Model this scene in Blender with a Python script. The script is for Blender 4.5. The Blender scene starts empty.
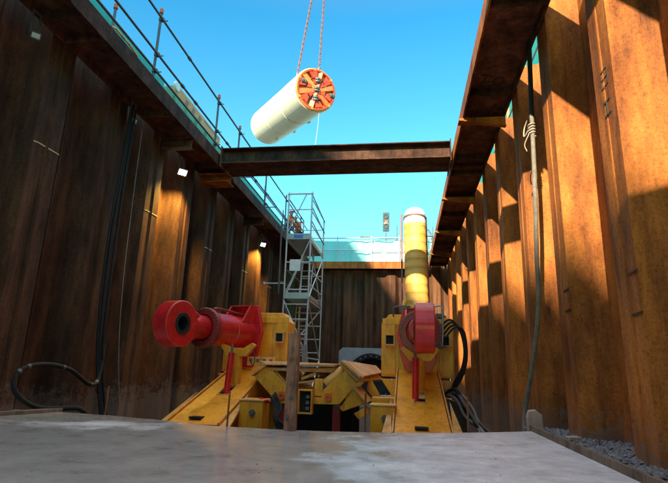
import bpy, math, random
from mathutils import Vector, Matrix
random.seed(7)
S = bpy.context.scene
COL = S.collection
PI = math.pi
R = math.radians

# ---------------------------------------------------------------- camera
cd = bpy.data.cameras.new('camera')
cam = bpy.data.objects.new('camera', cd)
COL.objects.link(cam)
F = 500.0
d_ = Vector((71, -130.5, -F)).normalized()
u_ = Vector((60, (F * F + 71 * 60) / 130.5, -F)).normalized()
r_ = d_.cross(u_)
u_ = r_.cross(d_)
M3 = Matrix((r_, d_, u_))
EYE = 0.75
cam.matrix_world = Matrix.Translation((0, 0, EYE)) @ M3.to_4x4()
cd.sensor_width = 36
cd.lens = F / 668 * 36
cd.clip_start = 0.05
cd.clip_end = 2000
S.camera = cam

# ---------------------------------------------------------------- light
SUN = Vector((-1.0, -3.2, 1.35)).normalized()
el = math.asin(SUN.z)
az = math.atan2(SUN.x, SUN.y)
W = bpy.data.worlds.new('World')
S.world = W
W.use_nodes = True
nt = W.node_tree
bg = nt.nodes['Background']
sk = nt.nodes.new('ShaderNodeTexSky')
sk.sky_type = 'NISHITA'
sk.sun_disc = False
sk.sun_elevation = el
sk.sun_rotation = az % (2 * PI)
sk.air_density = 1.0
sk.dust_density = 0.3
sk.ozone_density = 1.0
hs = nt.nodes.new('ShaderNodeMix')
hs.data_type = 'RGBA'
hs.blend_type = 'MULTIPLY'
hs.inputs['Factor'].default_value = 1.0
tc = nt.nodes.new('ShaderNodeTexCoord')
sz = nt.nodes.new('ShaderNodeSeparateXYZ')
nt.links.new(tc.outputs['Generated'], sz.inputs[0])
cr = nt.nodes.new('ShaderNodeValToRGB')       # clear cyan-blue low sky, unseen bright zenith added to fill the shade
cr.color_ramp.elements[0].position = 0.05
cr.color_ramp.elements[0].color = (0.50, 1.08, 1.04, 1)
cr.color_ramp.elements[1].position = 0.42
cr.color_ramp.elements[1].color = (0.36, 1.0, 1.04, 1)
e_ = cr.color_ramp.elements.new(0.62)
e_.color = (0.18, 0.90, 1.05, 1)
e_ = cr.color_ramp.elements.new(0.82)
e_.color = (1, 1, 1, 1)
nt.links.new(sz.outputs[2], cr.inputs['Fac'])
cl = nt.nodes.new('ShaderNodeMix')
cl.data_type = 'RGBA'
cl.inputs['B'].default_value = (6.9, 6.5, 6.3, 1)  # neutral zenith glow, added as fill light for the pit
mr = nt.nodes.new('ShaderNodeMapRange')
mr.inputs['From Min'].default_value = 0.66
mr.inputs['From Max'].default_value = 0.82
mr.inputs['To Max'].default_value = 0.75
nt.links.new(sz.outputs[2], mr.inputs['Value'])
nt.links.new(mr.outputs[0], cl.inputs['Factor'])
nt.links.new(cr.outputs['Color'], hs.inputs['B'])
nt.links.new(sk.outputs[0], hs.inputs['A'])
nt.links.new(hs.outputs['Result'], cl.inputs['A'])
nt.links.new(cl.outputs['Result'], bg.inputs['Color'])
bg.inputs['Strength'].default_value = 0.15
sl = bpy.data.lights.new('sun', 'SUN')
sl.energy = 4.8
sl.angle = R(0.6)
sl.color = (1.0, 0.86, 0.62)
so = bpy.data.objects.new('sun', sl)
COL.objects.link(so)
so.rotation_euler = SUN.to_track_quat('Z', 'Y').to_euler()
S.view_settings.view_transform = 'Standard'
S.view_settings.look = 'None'
S.view_settings.gamma = 1
S.view_settings.use_curve_mapping = False
S.view_settings.exposure = 1.2
S.render.engine = 'CYCLES'
S.cycles.max_bounces = 8
S.cycles.diffuse_bounces = 5

# ---------------------------------------------------------------- materials
def newmat(name):
    m = bpy.data.materials.new(name)
    m.use_nodes = True
    return m, m.node_tree, m.node_tree.nodes['Principled BSDF']

def node(nt, t, **k):
    n = nt.nodes.new(t)
    for a, b in k.items():
        setattr(n, a, b)
    return n

def pos_scaled(nt, sx, sy, sz):
    g = node(nt, 'ShaderNodeNewGeometry')
    v = node(nt, 'ShaderNodeVectorMath', operation='MULTIPLY')
    v.inputs[1].default_value = (sx, sy, sz)
    nt.links.new(g.outputs['Position'], v.inputs[0])
    return v.outputs[0]

def noise(nt, vec, scale, detail=6, rough=0.6):
    n = node(nt, 'ShaderNodeTexNoise')
    n.inputs['Scale'].default_value = scale
    n.inputs['Detail'].default_value = detail
    n.inputs['Roughness'].default_value = rough
    nt.links.new(vec, n.inputs['Vector'])
    return n.outputs['Fac']

def ramp(nt, fac, stops):
    r = node(nt, 'ShaderNodeValToRGB')
    e = r.color_ramp.elements
    while len(e) < len(stops):
        e.new(0.5)
    for i, (p, c) in enumerate(stops):
        e[i].position = p
        e[i].color = (*c, 1) if len(c) == 3 else c
    nt.links.new(fac, r.inputs['Fac'])
    return r.outputs['Color']

def mix(nt, f, a, b, mode='MIX'):
    n = node(nt, 'ShaderNodeMix', data_type='RGBA', blend_type=mode)
    for s, v in (('Factor', f), ('A', a), ('B', b)):
        i = n.inputs[s]
        if isinstance(v, (int, float)):
            i.default_value = v
        elif isinstance(v, tuple):
            i.default_value = (*v, 1)
        else:
            nt.links.new(v, i)
    return n.outputs['Result']

def bump(nt, bs, h, strength, dist=0.01):
    b = node(nt, 'ShaderNodeBump')
    b.inputs['Strength'].default_value = strength
    b.inputs['Distance'].default_value = dist
    nt.links.new(h, b.inputs['Height'])
    nt.links.new(b.outputs[0], bs.inputs['Normal'])

def rust(name, dark, mid, light, rough=0.72, streak=0.12, k=1.0, st=.8):
    m, nt, bs = newmat(name)
    v = pos_scaled(nt, 1, 1, streak)
    a = noise(nt, v, 3.2 * k, 9, 0.68)
    v2 = pos_scaled(nt, 1, 1, 0.55)
    b = noise(nt, v2, 1.1 * k, 7, 0.62)
    v3 = pos_scaled(nt, 1, 1, 1)
    c = noise(nt, v3, 26 * k, 6, 0.75)
    col = ramp(nt, a, [(0.30, dark), (0.48, mid), (0.68, light)])
    col2 = ramp(nt, b, [(0.32, (0.50, 0.42, 0.40)), (0.50, (1, 1, 1)), (0.75, (1.22, 1.12, 0.95))])
    col = mix(nt, 0.9, col, col2, 'MULTIPLY')
    col3 = ramp(nt, c, [(0.32, (0.45, 0.40, 0.40)), (0.5, (1, 1, 1)), (0.72, (1.25, 1.15, 1.0))])
    col = mix(nt, 0.75, col, col3, 'MULTIPLY')
    pit = noise(nt, v3, 95 * k, 4, 0.7)
    col = mix(nt, 0.6, col, ramp(nt, pit, [(0.34, (0.45, 0.40, 0.40)), (0.50, (1, 1, 1)), (0.70, (1.3, 1.2, 1.1))]), 'MULTIPLY')
    vb = noise(nt, pos_scaled(nt, 1, 1, 0.7), 6.5 * k, 8, 0.75)
    col = mix(nt, ramp(nt, vb, [(0.60, (0, 0, 0)), (0.66, (.7, .7, .7))]), col, mix(nt, 1.0, col, (0.40, 0.34, 0.34), 'MULTIPLY'))
    # long run-off streaks
    v4 = pos_scaled(nt, 1, 1, 0.03)
    d = noise(nt, v4, 11 * k, 4, 0.6)
    s = ramp(nt, d, [(0.56, (0, 0, 0)), (0.70, (st, st, st))])
    col = mix(nt, s, col, mix(nt, 1.0, col, (0.50, 0.42, 0.42), 'MULTIPLY'))
    g2 = node(nt, 'ShaderNodeNewGeometry')
    sp = node(nt, 'ShaderNodeSeparateXYZ')
    nt.links.new(g2.outputs['Position'], sp.inputs[0])
    zz = node(nt, 'ShaderNodeMath', operation='MULTIPLY_ADD')      # dried splashes near the floor
    nt.links.new(sp.outputs[2], zz.inputs[0]); zz.inputs[1].default_value = -0.42; zz.inputs[2].default_value = 0.30
    za = node(nt, 'ShaderNodeMath', operation='ADD')
    nt.links.new(zz.outputs[0], za.inputs[0]); nt.links.new(noise(nt, v3, 7, 10, 0.8), za.inputs[1])
    col = mix(nt, ramp(nt, za.outputs[0], [(0.66, (0, 0, 0)), (0.80, (.55, .55, .55))]), col, (0.24, 0.20, 0.165))
    oi = node(nt, 'ShaderNodeObjectInfo')
    rr = ramp(nt, oi.outputs['Random'], [(0, (0.68, 0.64, 0.64)), (0.5, (1.0, 0.95, 0.95)), (1, (1.25, 1.2, 1.12))])
    col = mix(nt, 1.0, col, rr, 'MULTIPLY')
    nt.links.new(col, bs.inputs['Base Color'])
    bs.inputs['Roughness'].default_value = rough
    bs.inputs['Specular IOR Level'].default_value = 0.18
    bump(nt, bs, c, 0.35, 0.006)
    return m

def paint(name, col, worn, rough=0.4, amt=0.5, scale=5, metal=0.0, dirt=(0.10, 0.07, 0.05), edge=None):
    m, nt, bs = newmat(name)
    v = pos_scaled(nt, 1, 1, 1)
    a = noise(nt, v, scale, 8, 0.7)
    b = noise(nt, v, scale * 5, 6, 0.7)
    vs = pos_scaled(nt, 1, 1, 0.12)
    c = noise(nt, vs, scale * 3, 5, 0.6)
    cc = mix(nt, ramp(nt, a, [(0.40, (0, 0, 0)), (0.68, (1, 1, 1))]), col, worn)
    f = ramp(nt, b, [(0.57, (0, 0, 0)), (0.70, (amt, amt, amt))])
    cc = mix(nt, f, cc, dirt)
    f2 = ramp(nt, c, [(0.54, (0, 0, 0)), (0.72, (amt * .8,) * 3)])
    cc = mix(nt, f2, cc, dirt)
    if edge:
        bv = node(nt, 'ShaderNodeBevel', samples=6)
        bv.inputs['Radius'].default_value = 0.018
        gg = node(nt, 'ShaderNodeNewGeometry')
        dp = node(nt, 'ShaderNodeVectorMath', operation='DOT_PRODUCT')
        nt.links.new(bv.outputs[0], dp.inputs[0]); nt.links.new(gg.outputs['Normal'], dp.inputs[1])
        sb = node(nt, 'ShaderNodeMath', operation='SUBTRACT'); sb.inputs[0].default_value = 1.0
        nt.links.new(dp.outputs['Value'], sb.inputs[1])
        ml = node(nt, 'ShaderNodeMath', operation='MULTIPLY')
        nt.links.new(sb.outputs[0], ml.inputs[0]); nt.links.new(noise(nt, v, 22, 5, 0.7), ml.inputs[1])
        cc = mix(nt, ramp(nt, ml.outputs[0], [(0.03, (0, 0, 0)), (0.075, (1, 1, 1))]), cc, edge)
        ch = noise(nt, v, 13, 8, 0.78)
        cc = mix(nt, ramp(nt, ch, [(0.635, (0, 0, 0)), (0.65, (.85, .85, .85))]), cc, dirt)
        sm = noise(nt, pos_scaled(nt, 1, 1, 0.25), 2.4, 7, 0.7)
        cc = mix(nt, 0.5, cc, ramp(nt, sm, [(0.34, (0.42, 0.36, 0.32)), (0.52, (1, 1, 1)), (0.72, (1.12, 1.08, 1.0))]), 'MULTIPLY')
    nt.links.new(cc, bs.inputs['Base Color'])
    rr = node(nt, 'ShaderNodeMapRange')
    rr.inputs['To Min'].default_value = rough - 0.12
    rr.inputs['To Max'].default_value = min(1, rough + 0.25)
    nt.links.new(b, rr.inputs['Value'])
    nt.links.new(rr.outputs[0], bs.inputs['Roughness'])
    bs.inputs['Metallic'].default_value = metal
    bump(nt, bs, b, 0.15, 0.003)
    return m

M = {}
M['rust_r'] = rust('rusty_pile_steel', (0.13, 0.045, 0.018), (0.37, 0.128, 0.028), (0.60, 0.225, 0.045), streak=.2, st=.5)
M['rust_l'] = rust('shaded_rusty_pile_steel', (0.036, 0.018, 0.011), (0.085, 0.039, 0.020), (0.18, 0.080, 0.037), streak=.2, st=.4)  # same steel as the right wall, left wall's shade put into the colour
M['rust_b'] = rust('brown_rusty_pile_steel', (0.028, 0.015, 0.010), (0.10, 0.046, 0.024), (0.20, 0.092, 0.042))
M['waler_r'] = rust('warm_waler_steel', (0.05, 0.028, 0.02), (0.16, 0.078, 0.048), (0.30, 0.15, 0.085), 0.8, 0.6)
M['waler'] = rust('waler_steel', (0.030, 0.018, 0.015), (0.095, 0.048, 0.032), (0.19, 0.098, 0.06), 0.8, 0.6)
M['chalk'] = paint('chalk', (0.75, 0.62, 0.30), (0.55, 0.42, 0.2), 0.9, 0.2)
M['mark'] = paint('dark_marker', (0.03, 0.025, 0.02), (0.05, 0.04, 0.03), 0.9, 0.2)
M['yellow'] = paint('yellow_paint', (0.92, 0.41, 0.014), (0.82, 0.33, 0.016), 0.38, 0.65, 6, dirt=(0.13, 0.07, 0.035), edge=(0.55, 0.36, 0.18))
M['yellow2'] = paint('dusty_yellow_paint', (0.74, 0.36, 0.05), (0.76, 0.44, 0.16), 0.6, 0.6, 3, edge=(0.62, 0.48, 0.34))
M['red'] = paint('red_paint', (0.74, 0.018, 0.024), (0.50, 0.012, 0.018), 0.25, 0.55, 5, dirt=(0.16, 0.02, 0.015), edge=(0.62, 0.22, 0.18))
M['red2'] = paint('maroon_paint', (0.30, 0.018, 0.02), (0.20, 0.015, 0.015), 0.4, 0.4, 4, edge=(0.40, 0.16, 0.15))
M['slate'] = paint('dark_slate_paint', (0.03, 0.06, 0.065), (0.05, 0.08, 0.085), 0.6, 0.2, 6)
M['black'] = paint('black_rubber', (0.010, 0.010, 0.011), (0.018, 0.017, 0.016), 0.8, 0.25, 8, dirt=(0.06, 0.05, 0.04))
M['steel'] = paint('galvanised_tube', (0.46, 0.47, 0.48), (0.34, 0.35, 0.36), 0.38, 0.5, 9, 0.6)
M['dsteel'] = paint('dull_tube', (0.16, 0.16, 0.17), (0.10, 0.10, 0.11), 0.5, 0.5, 9, 0.4)
M['alu'] = paint('alloy_tube', (0.62, 0.64, 0.66), (0.5, 0.52, 0.54), 0.35, 0.35, 9, 0.3)
M['orange'] = paint('orange_plastic', (0.80, 0.14, 0.03), (0.7, 0.12, 0.03), 0.5, 0.2)
M['hivis'] = paint('hi_vis_cloth', (0.85, 0.14, 0.03), (0.75, 0.11, 0.03), 0.8, 0.2)
M['navy'] = paint('navy_cloth', (0.03, 0.035, 0.06), (0.05, 0.05, 0.07), 0.85, 0.2)
M['skin'] = paint('skin', (0.55, 0.30, 0.20), (0.48, 0.26, 0.18), 0.55, 0.05)
M['white'] = paint('white_paint', (0.80, 0.74, 0.58), (0.74, 0.67, 0.50), 0.4, 0.25, 2, dirt=(0.4, 0.33, 0.22))
M['white2'] = paint('white_plastic', (0.78, 0.80, 0.80), (0.7, 0.72, 0.72), 0.5, 0.15)
M['teal'] = paint('teal_hoarding', (0.015, 0.42, 0.33), (0.015, 0.36, 0.30), 0.55, 0.15)
M['teal2'] = paint('pale_teal_sheet', (0.26, 0.70, 0.66), (0.32, 0.74, 0.70), 0.6, 0.12, 2)
M['green'] = paint('green_skip', (0.10, 0.33, 0.20), (0.16, 0.40, 0.26), 0.6, 0.5, 3)
M['tan'] = paint('pale_orange_steel', (0.70, 0.33, 0.11), (0.60, 0.26, 0.09), 0.6, 0.35, 4)
M['grey'] = paint('dark_machine_grey', (0.10, 0.095, 0.10), (0.16, 0.15, 0.15), 0.5, 0.4, 6)
M['hose'] = paint('pale_grey_hose', (0.34, 0.32, 0.29), (0.22, 0.20, 0.18), 0.7, 0.5, 6)
M['hosedk'] = paint('dusty_brown_grey_hose', (0.26, 0.23, 0.19), (0.15, 0.13, 0.11), 0.75, 0.6, 7)
M['ribm'] = paint('brown_yellow_rib', (0.50, 0.25, 0.05), (0.42, 0.2, 0.05), 0.6, 0.2)
M['dusty'] = paint('dust_covered_orange_steel', (0.74, 0.36, 0.12), (0.80, 0.52, 0.32), 0.75, 0.5, 3, dirt=(0.30, 0.15, 0.07), edge=(0.75, 0.6, 0.48))
M['conc'] = paint('cast_concrete', (0.36, 0.37, 0.37), (0.27, 0.28, 0.28), 0.85, 0.4, 2.5, dirt=(0.15, 0.14, 0.13))
M['stoneblk'] = paint('pale_block', (0.58, 0.44, 0.34), (0.46, 0.35, 0.27), 0.9, 0.3, 6)
M['tbm_red'] = paint('cutter_red', (0.75, 0.05, 0.02), (0.65, 0.10, 0.03), 0.4, 0.3, 3)
M['tbm_or'] = paint('cutter_orange', (0.85, 0.30, 0.05), (0.80, 0.20, 0.04), 0.4, 0.35, 3)
M['chain'] = paint('red_brown_chain', (0.30, 0.13, 0.10), (0.2, 0.1, 0.08), 0.5, 0.3, 4)
M['ductw'] = paint('white_bag', (0.82, 0.80, 0.76), (0.74, 0.72, 0.68), 0.7, 0.1, 3)
M['tbm_mid'] = paint('cutter_vermilion', (0.82, 0.13, 0.03), (0.85, 0.24, 0.05), 0.4, 0.4, 4)
M['duct'] = paint('yellow_duct_fabric', (0.88, 0.44, 0.06), (0.88, 0.56, 0.18), 0.5, 0.15, 3)
M['brick'] = paint('brick_cladding', (0.30, 0.14, 0.09), (0.24, 0.11, 0.08), 0.8, 0.3, 2)
M['glass'] = paint('window_glass', (0.03, 0.04, 0.05), (0.04, 0.05, 0.06), 0.15, 0.05)

def wood(name, c1, c2, k=1.0):
    m, nt, bs = newmat(name)
    v = pos_scaled(nt, 1, 1, 0.08)
    a = noise(nt, v, 40 * k, 6, 0.6)
    b = noise(nt, pos_scaled(nt, 1, 1, 0.6), 7 * k, 6, 0.6)
    col = mix(nt, ramp(nt, a, [(0.35, (0, 0, 0)), (0.65, (1, 1, 1))]), c1, c2)
    col = mix(nt, 0.8, col, ramp(nt, b, [(0.36, (0.35, 0.3, 0.3)), (0.55, (1, 1, 1))]), 'MULTIPLY')
    nt.links.new(col, bs.inputs['Base Color'])
    bs.inputs['Roughness'].default_value = 0.8
    bump(nt, bs, a, 0.5, 0.005)
    return m
M['wood'] = wood('weathered_red_brown_timber', (0.26, 0.115, 0.07), (0.42, 0.22, 0.135))
M['planks'] = wood('rust_stained_boards', (0.50, 0.24, 0.09), (0.68, 0.46, 0.28), 0.35)
M['board'] = wood('dusty_board', (0.16, 0.11, 0.075), (0.26, 0.19, 0.13), 0.6)

def slab_mat():
    m, nt, bs = newmat('poured_concrete')
    g = node(nt, 'ShaderNodeNewGeometry')
    sx = node(nt, 'ShaderNodeSeparateXYZ')
    nt.links.new(g.outputs['Position'], sx.inputs[0])
    n1 = noise(nt, g.outputs['Position'], 0.85, 8, 0.62)
    n2 = noise(nt, g.outputs['Position'], 5, 9, 0.7)
    n3 = noise(nt, g.outputs['Position'], 60, 4, 0.7)
    # dry on the right side and in a drying patch by the left wall, wet film elsewhere
    a = node(nt, 'ShaderNodeMath', operation='MULTIPLY_ADD')
    nt.links.new(sx.outputs[0], a.inputs[0])
    a.inputs[1].default_value = 0.75
    a.inputs[2].default_value = 0.85
    ly = node(nt, 'ShaderNodeVectorMath', operation='DISTANCE')
    sc = node(nt, 'ShaderNodeVectorMath', operation='MULTIPLY')
    sc.inputs[1].default_value = (0.55, 1.0, 1)
    nt.links.new(g.outputs['Position'], sc.inputs[0])
    nt.links.new(sc.outputs[0], ly.inputs[0])
    ly.inputs[1].default_value = (-3.9 * 0.55, 6.25, 0)
    b = node(nt, 'ShaderNodeMath', operation='MULTIPLY_ADD')
    nt.links.new(ly.outputs['Value'], b.inputs[0])
    b.inputs[1].default_value = -0.9
    b.inputs[2].default_value = 0.85
    mx = node(nt, 'ShaderNodeMath', operation='MAXIMUM')
    nt.links.new(a.outputs[0], mx.inputs[0])
    nt.links.new(b.outputs[0], mx.inputs[1])
    ad = node(nt, 'ShaderNodeMath', operation='MULTIPLY_ADD')
    nt.links.new(n1, ad.inputs[0])
    ad.inputs[1].default_value = 3.0
    ad.inputs[2].default_value = -1.5
    ad2 = node(nt, 'ShaderNodeMath', operation='ADD')
    nt.links.new(ad.outputs[0], ad2.inputs[0])
    nt.links.new(mx.outputs[0], ad2.inputs[1])
    dry = ramp(nt, ad2.outputs[0], [(0.22, (0, 0, 0)), (0.50, (.35, .35, .35)), (0.95, (1, 1, 1))])
    wet = mix(nt, n2, (0.36, 0.375, 0.365), (0.50, 0.52, 0.505))
    dr = mix(nt, ramp(nt, n2, [(0.36, (0, 0, 0)), (0.62, (1, 1, 1))]), (0.56, 0.60, 0.64), (0.76, 0.81, 0.86))
    col = mix(nt, dry, wet, dr)
    col = mix(nt, 0.5, col, ramp(nt, n3, [(0.35, (0.7, 0.7, 0.7)), (0.55, (1, 1, 1))]), 'MULTIPLY')
    n4 = noise(nt, g.outputs['Position'], 2.1, 9, 0.72)
    col = mix(nt, 0.8, col, ramp(nt, n4, [(0.36, (0.55, 0.55, 0.53)), (0.42, (0.85, 0.85, 0.84)), (0.52, (1, 1, 1)), (0.60, (1.12, 1.12, 1.12)), (0.64, (1.0, 1.0, 1.0))]), 'MULTIPLY')
    nt.links.new(col, bs.inputs['Base Color'])
    ro = ramp(nt, dry, [(0.0, (0.07, 0.07, 0.07)), (0.5, (0.40, 0.40, 0.40)), (1.0, (0.6, 0.6, 0.6))])
    rm = mix(nt, 0.22, ro, ramp(nt, n2, [(0.40, (0.04,) * 3), (0.7, (0.6,) * 3)]))
    nt.links.new(rm, bs.inputs['Roughness'])
    bump(nt, bs, n1, 0.25, 0.03)
    return m
M['slab'] = slab_mat()

def ground_mat(name, c1, c2, sc=3):
    m, nt, bs = newmat(name)
    g = node(nt, 'ShaderNodeNewGeometry')
    n1 = noise(nt, g.outputs['Position'], sc, 9, 0.7)
    n2 = noise(nt, g.outputs['Position'], sc * 12, 5, 0.7)
    col = mix(nt, ramp(nt, n1, [(0.35, (0, 0, 0)), (0.65, (1, 1, 1))]), c1, c2)
    col = mix(nt, 0.7, col, ramp(nt, n2, [(0.35, (0.5, 0.5, 0.5)), (0.6, (1, 1, 1))]), 'MULTIPLY')
    nt.links.new(col, bs.inputs['Base Color'])
    bs.inputs['Roughness'].default_value = 0.95
    bump(nt, bs, n2, 0.6, 0.03)
    return m
M['mud'] = ground_mat('shaft_mud', (0.05, 0.04, 0.032), (0.10, 0.08, 0.065))
M['earth'] = ground_mat('site_ground', (0.16, 0.13, 0.10), (0.24, 0.21, 0.17), 1.2)
M['gravelm'] = ground_mat('gravel_stone', (0.16, 0.17, 0.19), (0.50, 0.52, 0.56), 30)

def emit(name, col, st):
    m, nt, bs = newmat(name)
    bs.inputs['Base Color'].default_value = (*col, 1)
    bs.inputs['Emission Color'].default_value = (*col, 1)
    bs.inputs['Emission Strength'].default_value = st
    return m
M['lit'] = emit('lit_led_panel', (1.0, 0.95, 0.75), 12)

# ---------------------------------------------------------------- geometry helpers
def frame(d):
    d = Vector(d).normalized()
    a = Vector((0, 0, 1)) if abs(d.z) < 0.95 else Vector((1, 0, 0))
    x = a.cross(d).normalized()
    y = d.cross(x)
    return x, y, d

ORI = {}
class MB:
    def __init__(s):
        s.v = []; s.f = []; s.m = []; s.sm = []
    def add(s, vs, fs, mi=0, smooth=False):
        b = len(s.v)
        s.v += [Vector(p) for p in vs]
        for f in fs:
            s.f.append([b + i for i in f]); s.m.append(mi); s.sm.append(smooth)
        return s
    def box(s, c, d, rz=0.0, mi=0, rot=None):
        c = Vector(c)
        m = rot if rot is not None else Matrix.Rotation(rz, 3, 'Z')
        vs = [c + m @ Vector((x * d[0] / 2, y * d[1] / 2, z * d[2] / 2)) for x in (-1, 1) for y in (-1, 1) for z in (-1, 1)]
        return s.add(vs, [(0, 1, 3, 2), (4, 6, 7, 5), (0, 4, 5, 1), (2, 3, 7, 6), (0, 2, 6, 4), (1, 5, 7, 3)], mi)
    def bb(s, x0, x1, y0, y1, z0, z1, mi=0):
        return s.box(((x0 + x1) / 2, (y0 + y1) / 2, (z0 + z1) / 2), (abs(x1 - x0), abs(y1 - y0), abs(z1 - z0)), 0, mi)
    def beam(s, p0, p1, w, h, mi=0):
        p0 = Vector(p0); p1 = Vector(p1)
        x, y, d = frame(p1 - p0)
        vs = [p + x * a * w / 2 + y * b * h / 2 for p in (p0, p1) for a, b in ((-1, -1), (1, -1), (1, 1), (-1, 1))]
        return s.add(vs, [(3, 2, 1, 0), (4, 5, 6, 7), (0, 1, 5, 4), (1, 2, 6, 5), (2, 3, 7, 6), (3, 0, 4, 7)], mi)
    def cyl(s, p0, p1, r0, r1=None, n=20, mi=0, cap=True):
        if r1 is None: r1 = r0
        p0 = Vector(p0); p1 = Vector(p1)
        x, y, d = frame(p1 - p0)
        vs = []
        for p, r in ((p0, r0), (p1, r1)):
            vs += [p + (x * math.cos(2 * PI * i / n) + y * math.sin(2 * PI * i / n)) * r for i in range(n)]
        s.add(vs, [(i, (i + 1) % n, n + (i + 1) % n, n + i) for i in range(n)], mi, n > 8)
        if cap:
            s.add(vs[:n], [list(range(n))[::-1]], mi)
            s.add(vs[n:], [list(range(n))], mi)
        return s
    def lathe(s, o, axis, prof, n=32, mi=0, closed=False):
        """prof: (radius, distance along axis)"""
        o = Vector(o)
        x, y, d = frame(axis)
        vs = []
        for r, t in prof:
            vs += [o + d * t + (x * math.cos(2 * PI * i / n) + y * math.sin(2 * PI * i / n)) * r for i in range(n)]
        k = len(prof)
        fs = []
        for j in range(k if closed else k - 1):
            a = j * n; b = ((j + 1) % k) * n
            fs += [(a + i, a + (i + 1) % n, b + (i + 1) % n, b + i) for i in range(n)]
        return s.add(vs, fs, mi, False)
    def prism(s, pts, off, mi=0):
        """pts 3D polygon, extruded by vector off"""
        pts = [Vector(p) for p in pts]; off = Vector(off); n = len(pts)
        vs = pts + [p + off for p in pts]
        return s.add(vs, [list(range(n))[::-1], [n + i for i in range(n)]] + [(i, (i + 1) % n, n + (i + 1) % n, n + i) for i in range(n)], mi)
    def tube(s, path, r, n=10, mi=0, rf=None):
        P = [Vector(p) for p in path]
        vs = []
        up = None
        for i, p in enumerate(P):
            t = (P[min(i + 1, len(P) - 1)] - P[max(i - 1, 0)]).normalized()
            if up is None:
                up = frame(t)[0]
            x = (up - t * up.dot(t)).normalized(); up = x
            y = t.cross(x)
            rr = r if rf is None else rf(i / (len(P) - 1)) * r
            vs += [p + (x * math.cos(2 * PI * k / n) + y * math.sin(2 * PI * k / n)) * rr for k in range(n)]
        fs = []
        for i in range(len(P) - 1):
            fs += [(i * n + k, i * n + (k + 1) % n, (i + 1) * n + (k + 1) % n, (i + 1) * n + k) for k in range(n)]
        s.add(vs, fs, mi, True)
        s.add(vs[:n], [list(range(n))[::-1]], mi)
        s.add(vs[-n:], [list(range(n))], mi)
        return s
    def build(s, name, mat, parent=None, bevel=0, origin=None, smooth=None, xf=None):
        if xf is not None:
            s.v = [xf @ p for p in s.v]
        if parent is not None:
            o0 = ORI[parent.name]
        elif origin is not None:
            o0 = Vector(origin)
        else:
            xs = [p.x for p in s.v]; ys = [p.y for p in s.v]; zs = [p.z for p in s.v]
            o0 = Vector(((min(xs) + max(xs)) / 2, (min(ys) + max(ys)) / 2, min(zs)))
        me = bpy.data.meshes.new(name)
        me.from_pydata([tuple(p - o0) for p in s.v], [], s.f)
        mats = mat if isinstance(mat, (list, tuple)) else [mat]
        for q in mats:
            me.materials.append(M[q] if isinstance(q, str) else q)
        for p, mi, smo in zip(me.polygons, s.m, s.sm):
            p.material_index = mi
            p.use_smooth = smo if smooth is None else smooth
        me.update()
        o = bpy.data.objects.new(name, me)
        COL.objects.link(o)
        if parent is not None:
            o.parent = parent
        else:
            o.location = o0
        ORI[o.name] = o0.copy()
        if bevel:
            b = o.modifiers.new('bevel', 'BEVEL')
            b.width = bevel; b.segments = 2; b.limit_method = 'ANGLE'; b.angle_limit = R(35)
        return o

def spline(pts, k=8):
    P = [Vector(p) for p in pts]
    P = [P[0] * 2 - P[1]] + P + [P[-1] * 2 - P[-2]]
    out = []
    for i in range(1, len(P) - 2):
        a, b, c, d = P[i - 1:i + 3]
        for j in range(k):
            t = j / k
            out.append(0.5 * ((2 * b) + (c - a) * t + (2 * a - 5 * b + 4 * c - d) * t * t + (3 * b - a - 3 * c + d) * t ** 3))
    out.append(P[-2])
    return out

def thing(name, loc, label, cat, group=None):
    o = bpy.data.objects.new(name, None)
    o.empty_display_size = 0.3
    COL.objects.link(o)
    o.location = loc
    ORI[o.name] = Vector(loc)
    return tag(o, label, cat, group)
def tag(o, label=None, cat=None, group=None, kind=None):
    if label: o['label'] = label
    if cat: o['category'] = cat
    if group: o['group'] = group
    if kind: o['kind'] = kind
    return o
def struct(o):
    o['kind'] = 'structure'; return o

NTH = ['', 'first', 'second', 'third', 'fourth', 'fifth', 'sixth', 'seventh', 'eighth', 'ninth', 'tenth', 'eleventh', 'twelfth',
       'thirteenth', 'fourteenth', 'fifteenth', 'sixteenth', 'seventeenth', 'eighteenth', 'nineteenth', 'twentieth']

XL, XR = -5.95, 2.2         # flange faces of the two long walls
YB = 27.0                   # flange face of the end wall
ZG = 6.6                    # ground level above
ZB = -1.0                   # shaft floor beyond the slab

# ---------------------------------------------------------------- setting
g = MB()
def quad(x0, x1, y0, y1, z, th=0.3): g.bb(x0, x1, y0, y1, z - th, z)
B = 600
quad(-B, -6.55, -B, B, ZG); quad(2.85, B, -B, B, ZG)
quad(-6.55, 2.85, 27.6, B, ZG); quad(-6.55, 2.85, -B, -4.6, ZG)
struct(g.build('ground', 'earth'))
struct(MB().bb(-6.6, 2.9, -4.6, 27.6, ZB - 0.3, ZB).build('shaft_floor', 'mud'))

edge = [(-6.4, 7.55), (-5.1, 7.42), (-4.4, 7.30), (-3.4, 6.98), (-2.5, 6.62), (-1.5, 6.55), (-0.6, 6.68), (0.4, 6.98), (1.15, 7.38), (1.75, 7.75)]
fine = []
for i in range(len(edge) - 1):
    for k in range(6):
        t = k / 6
        fine.append((edge[i][0] * (1 - t) + edge[i + 1][0] * t, edge[i][1] * (1 - t) + edge[i + 1][1] * t + random.uniform(-.015, .015)))
fine.append(edge[-1])
poly = [(1.75, -4.5, -0.6), (1.75, -4.5, -0.6)][:1] + [(x, y, -0.6) for x, y in reversed(fine)] + [(-6.4, -4.5, -0.6)]
struct(MB().prism(poly[::-1], (0, 0, 0.6)).build('concrete_slab', 'slab'))
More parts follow.
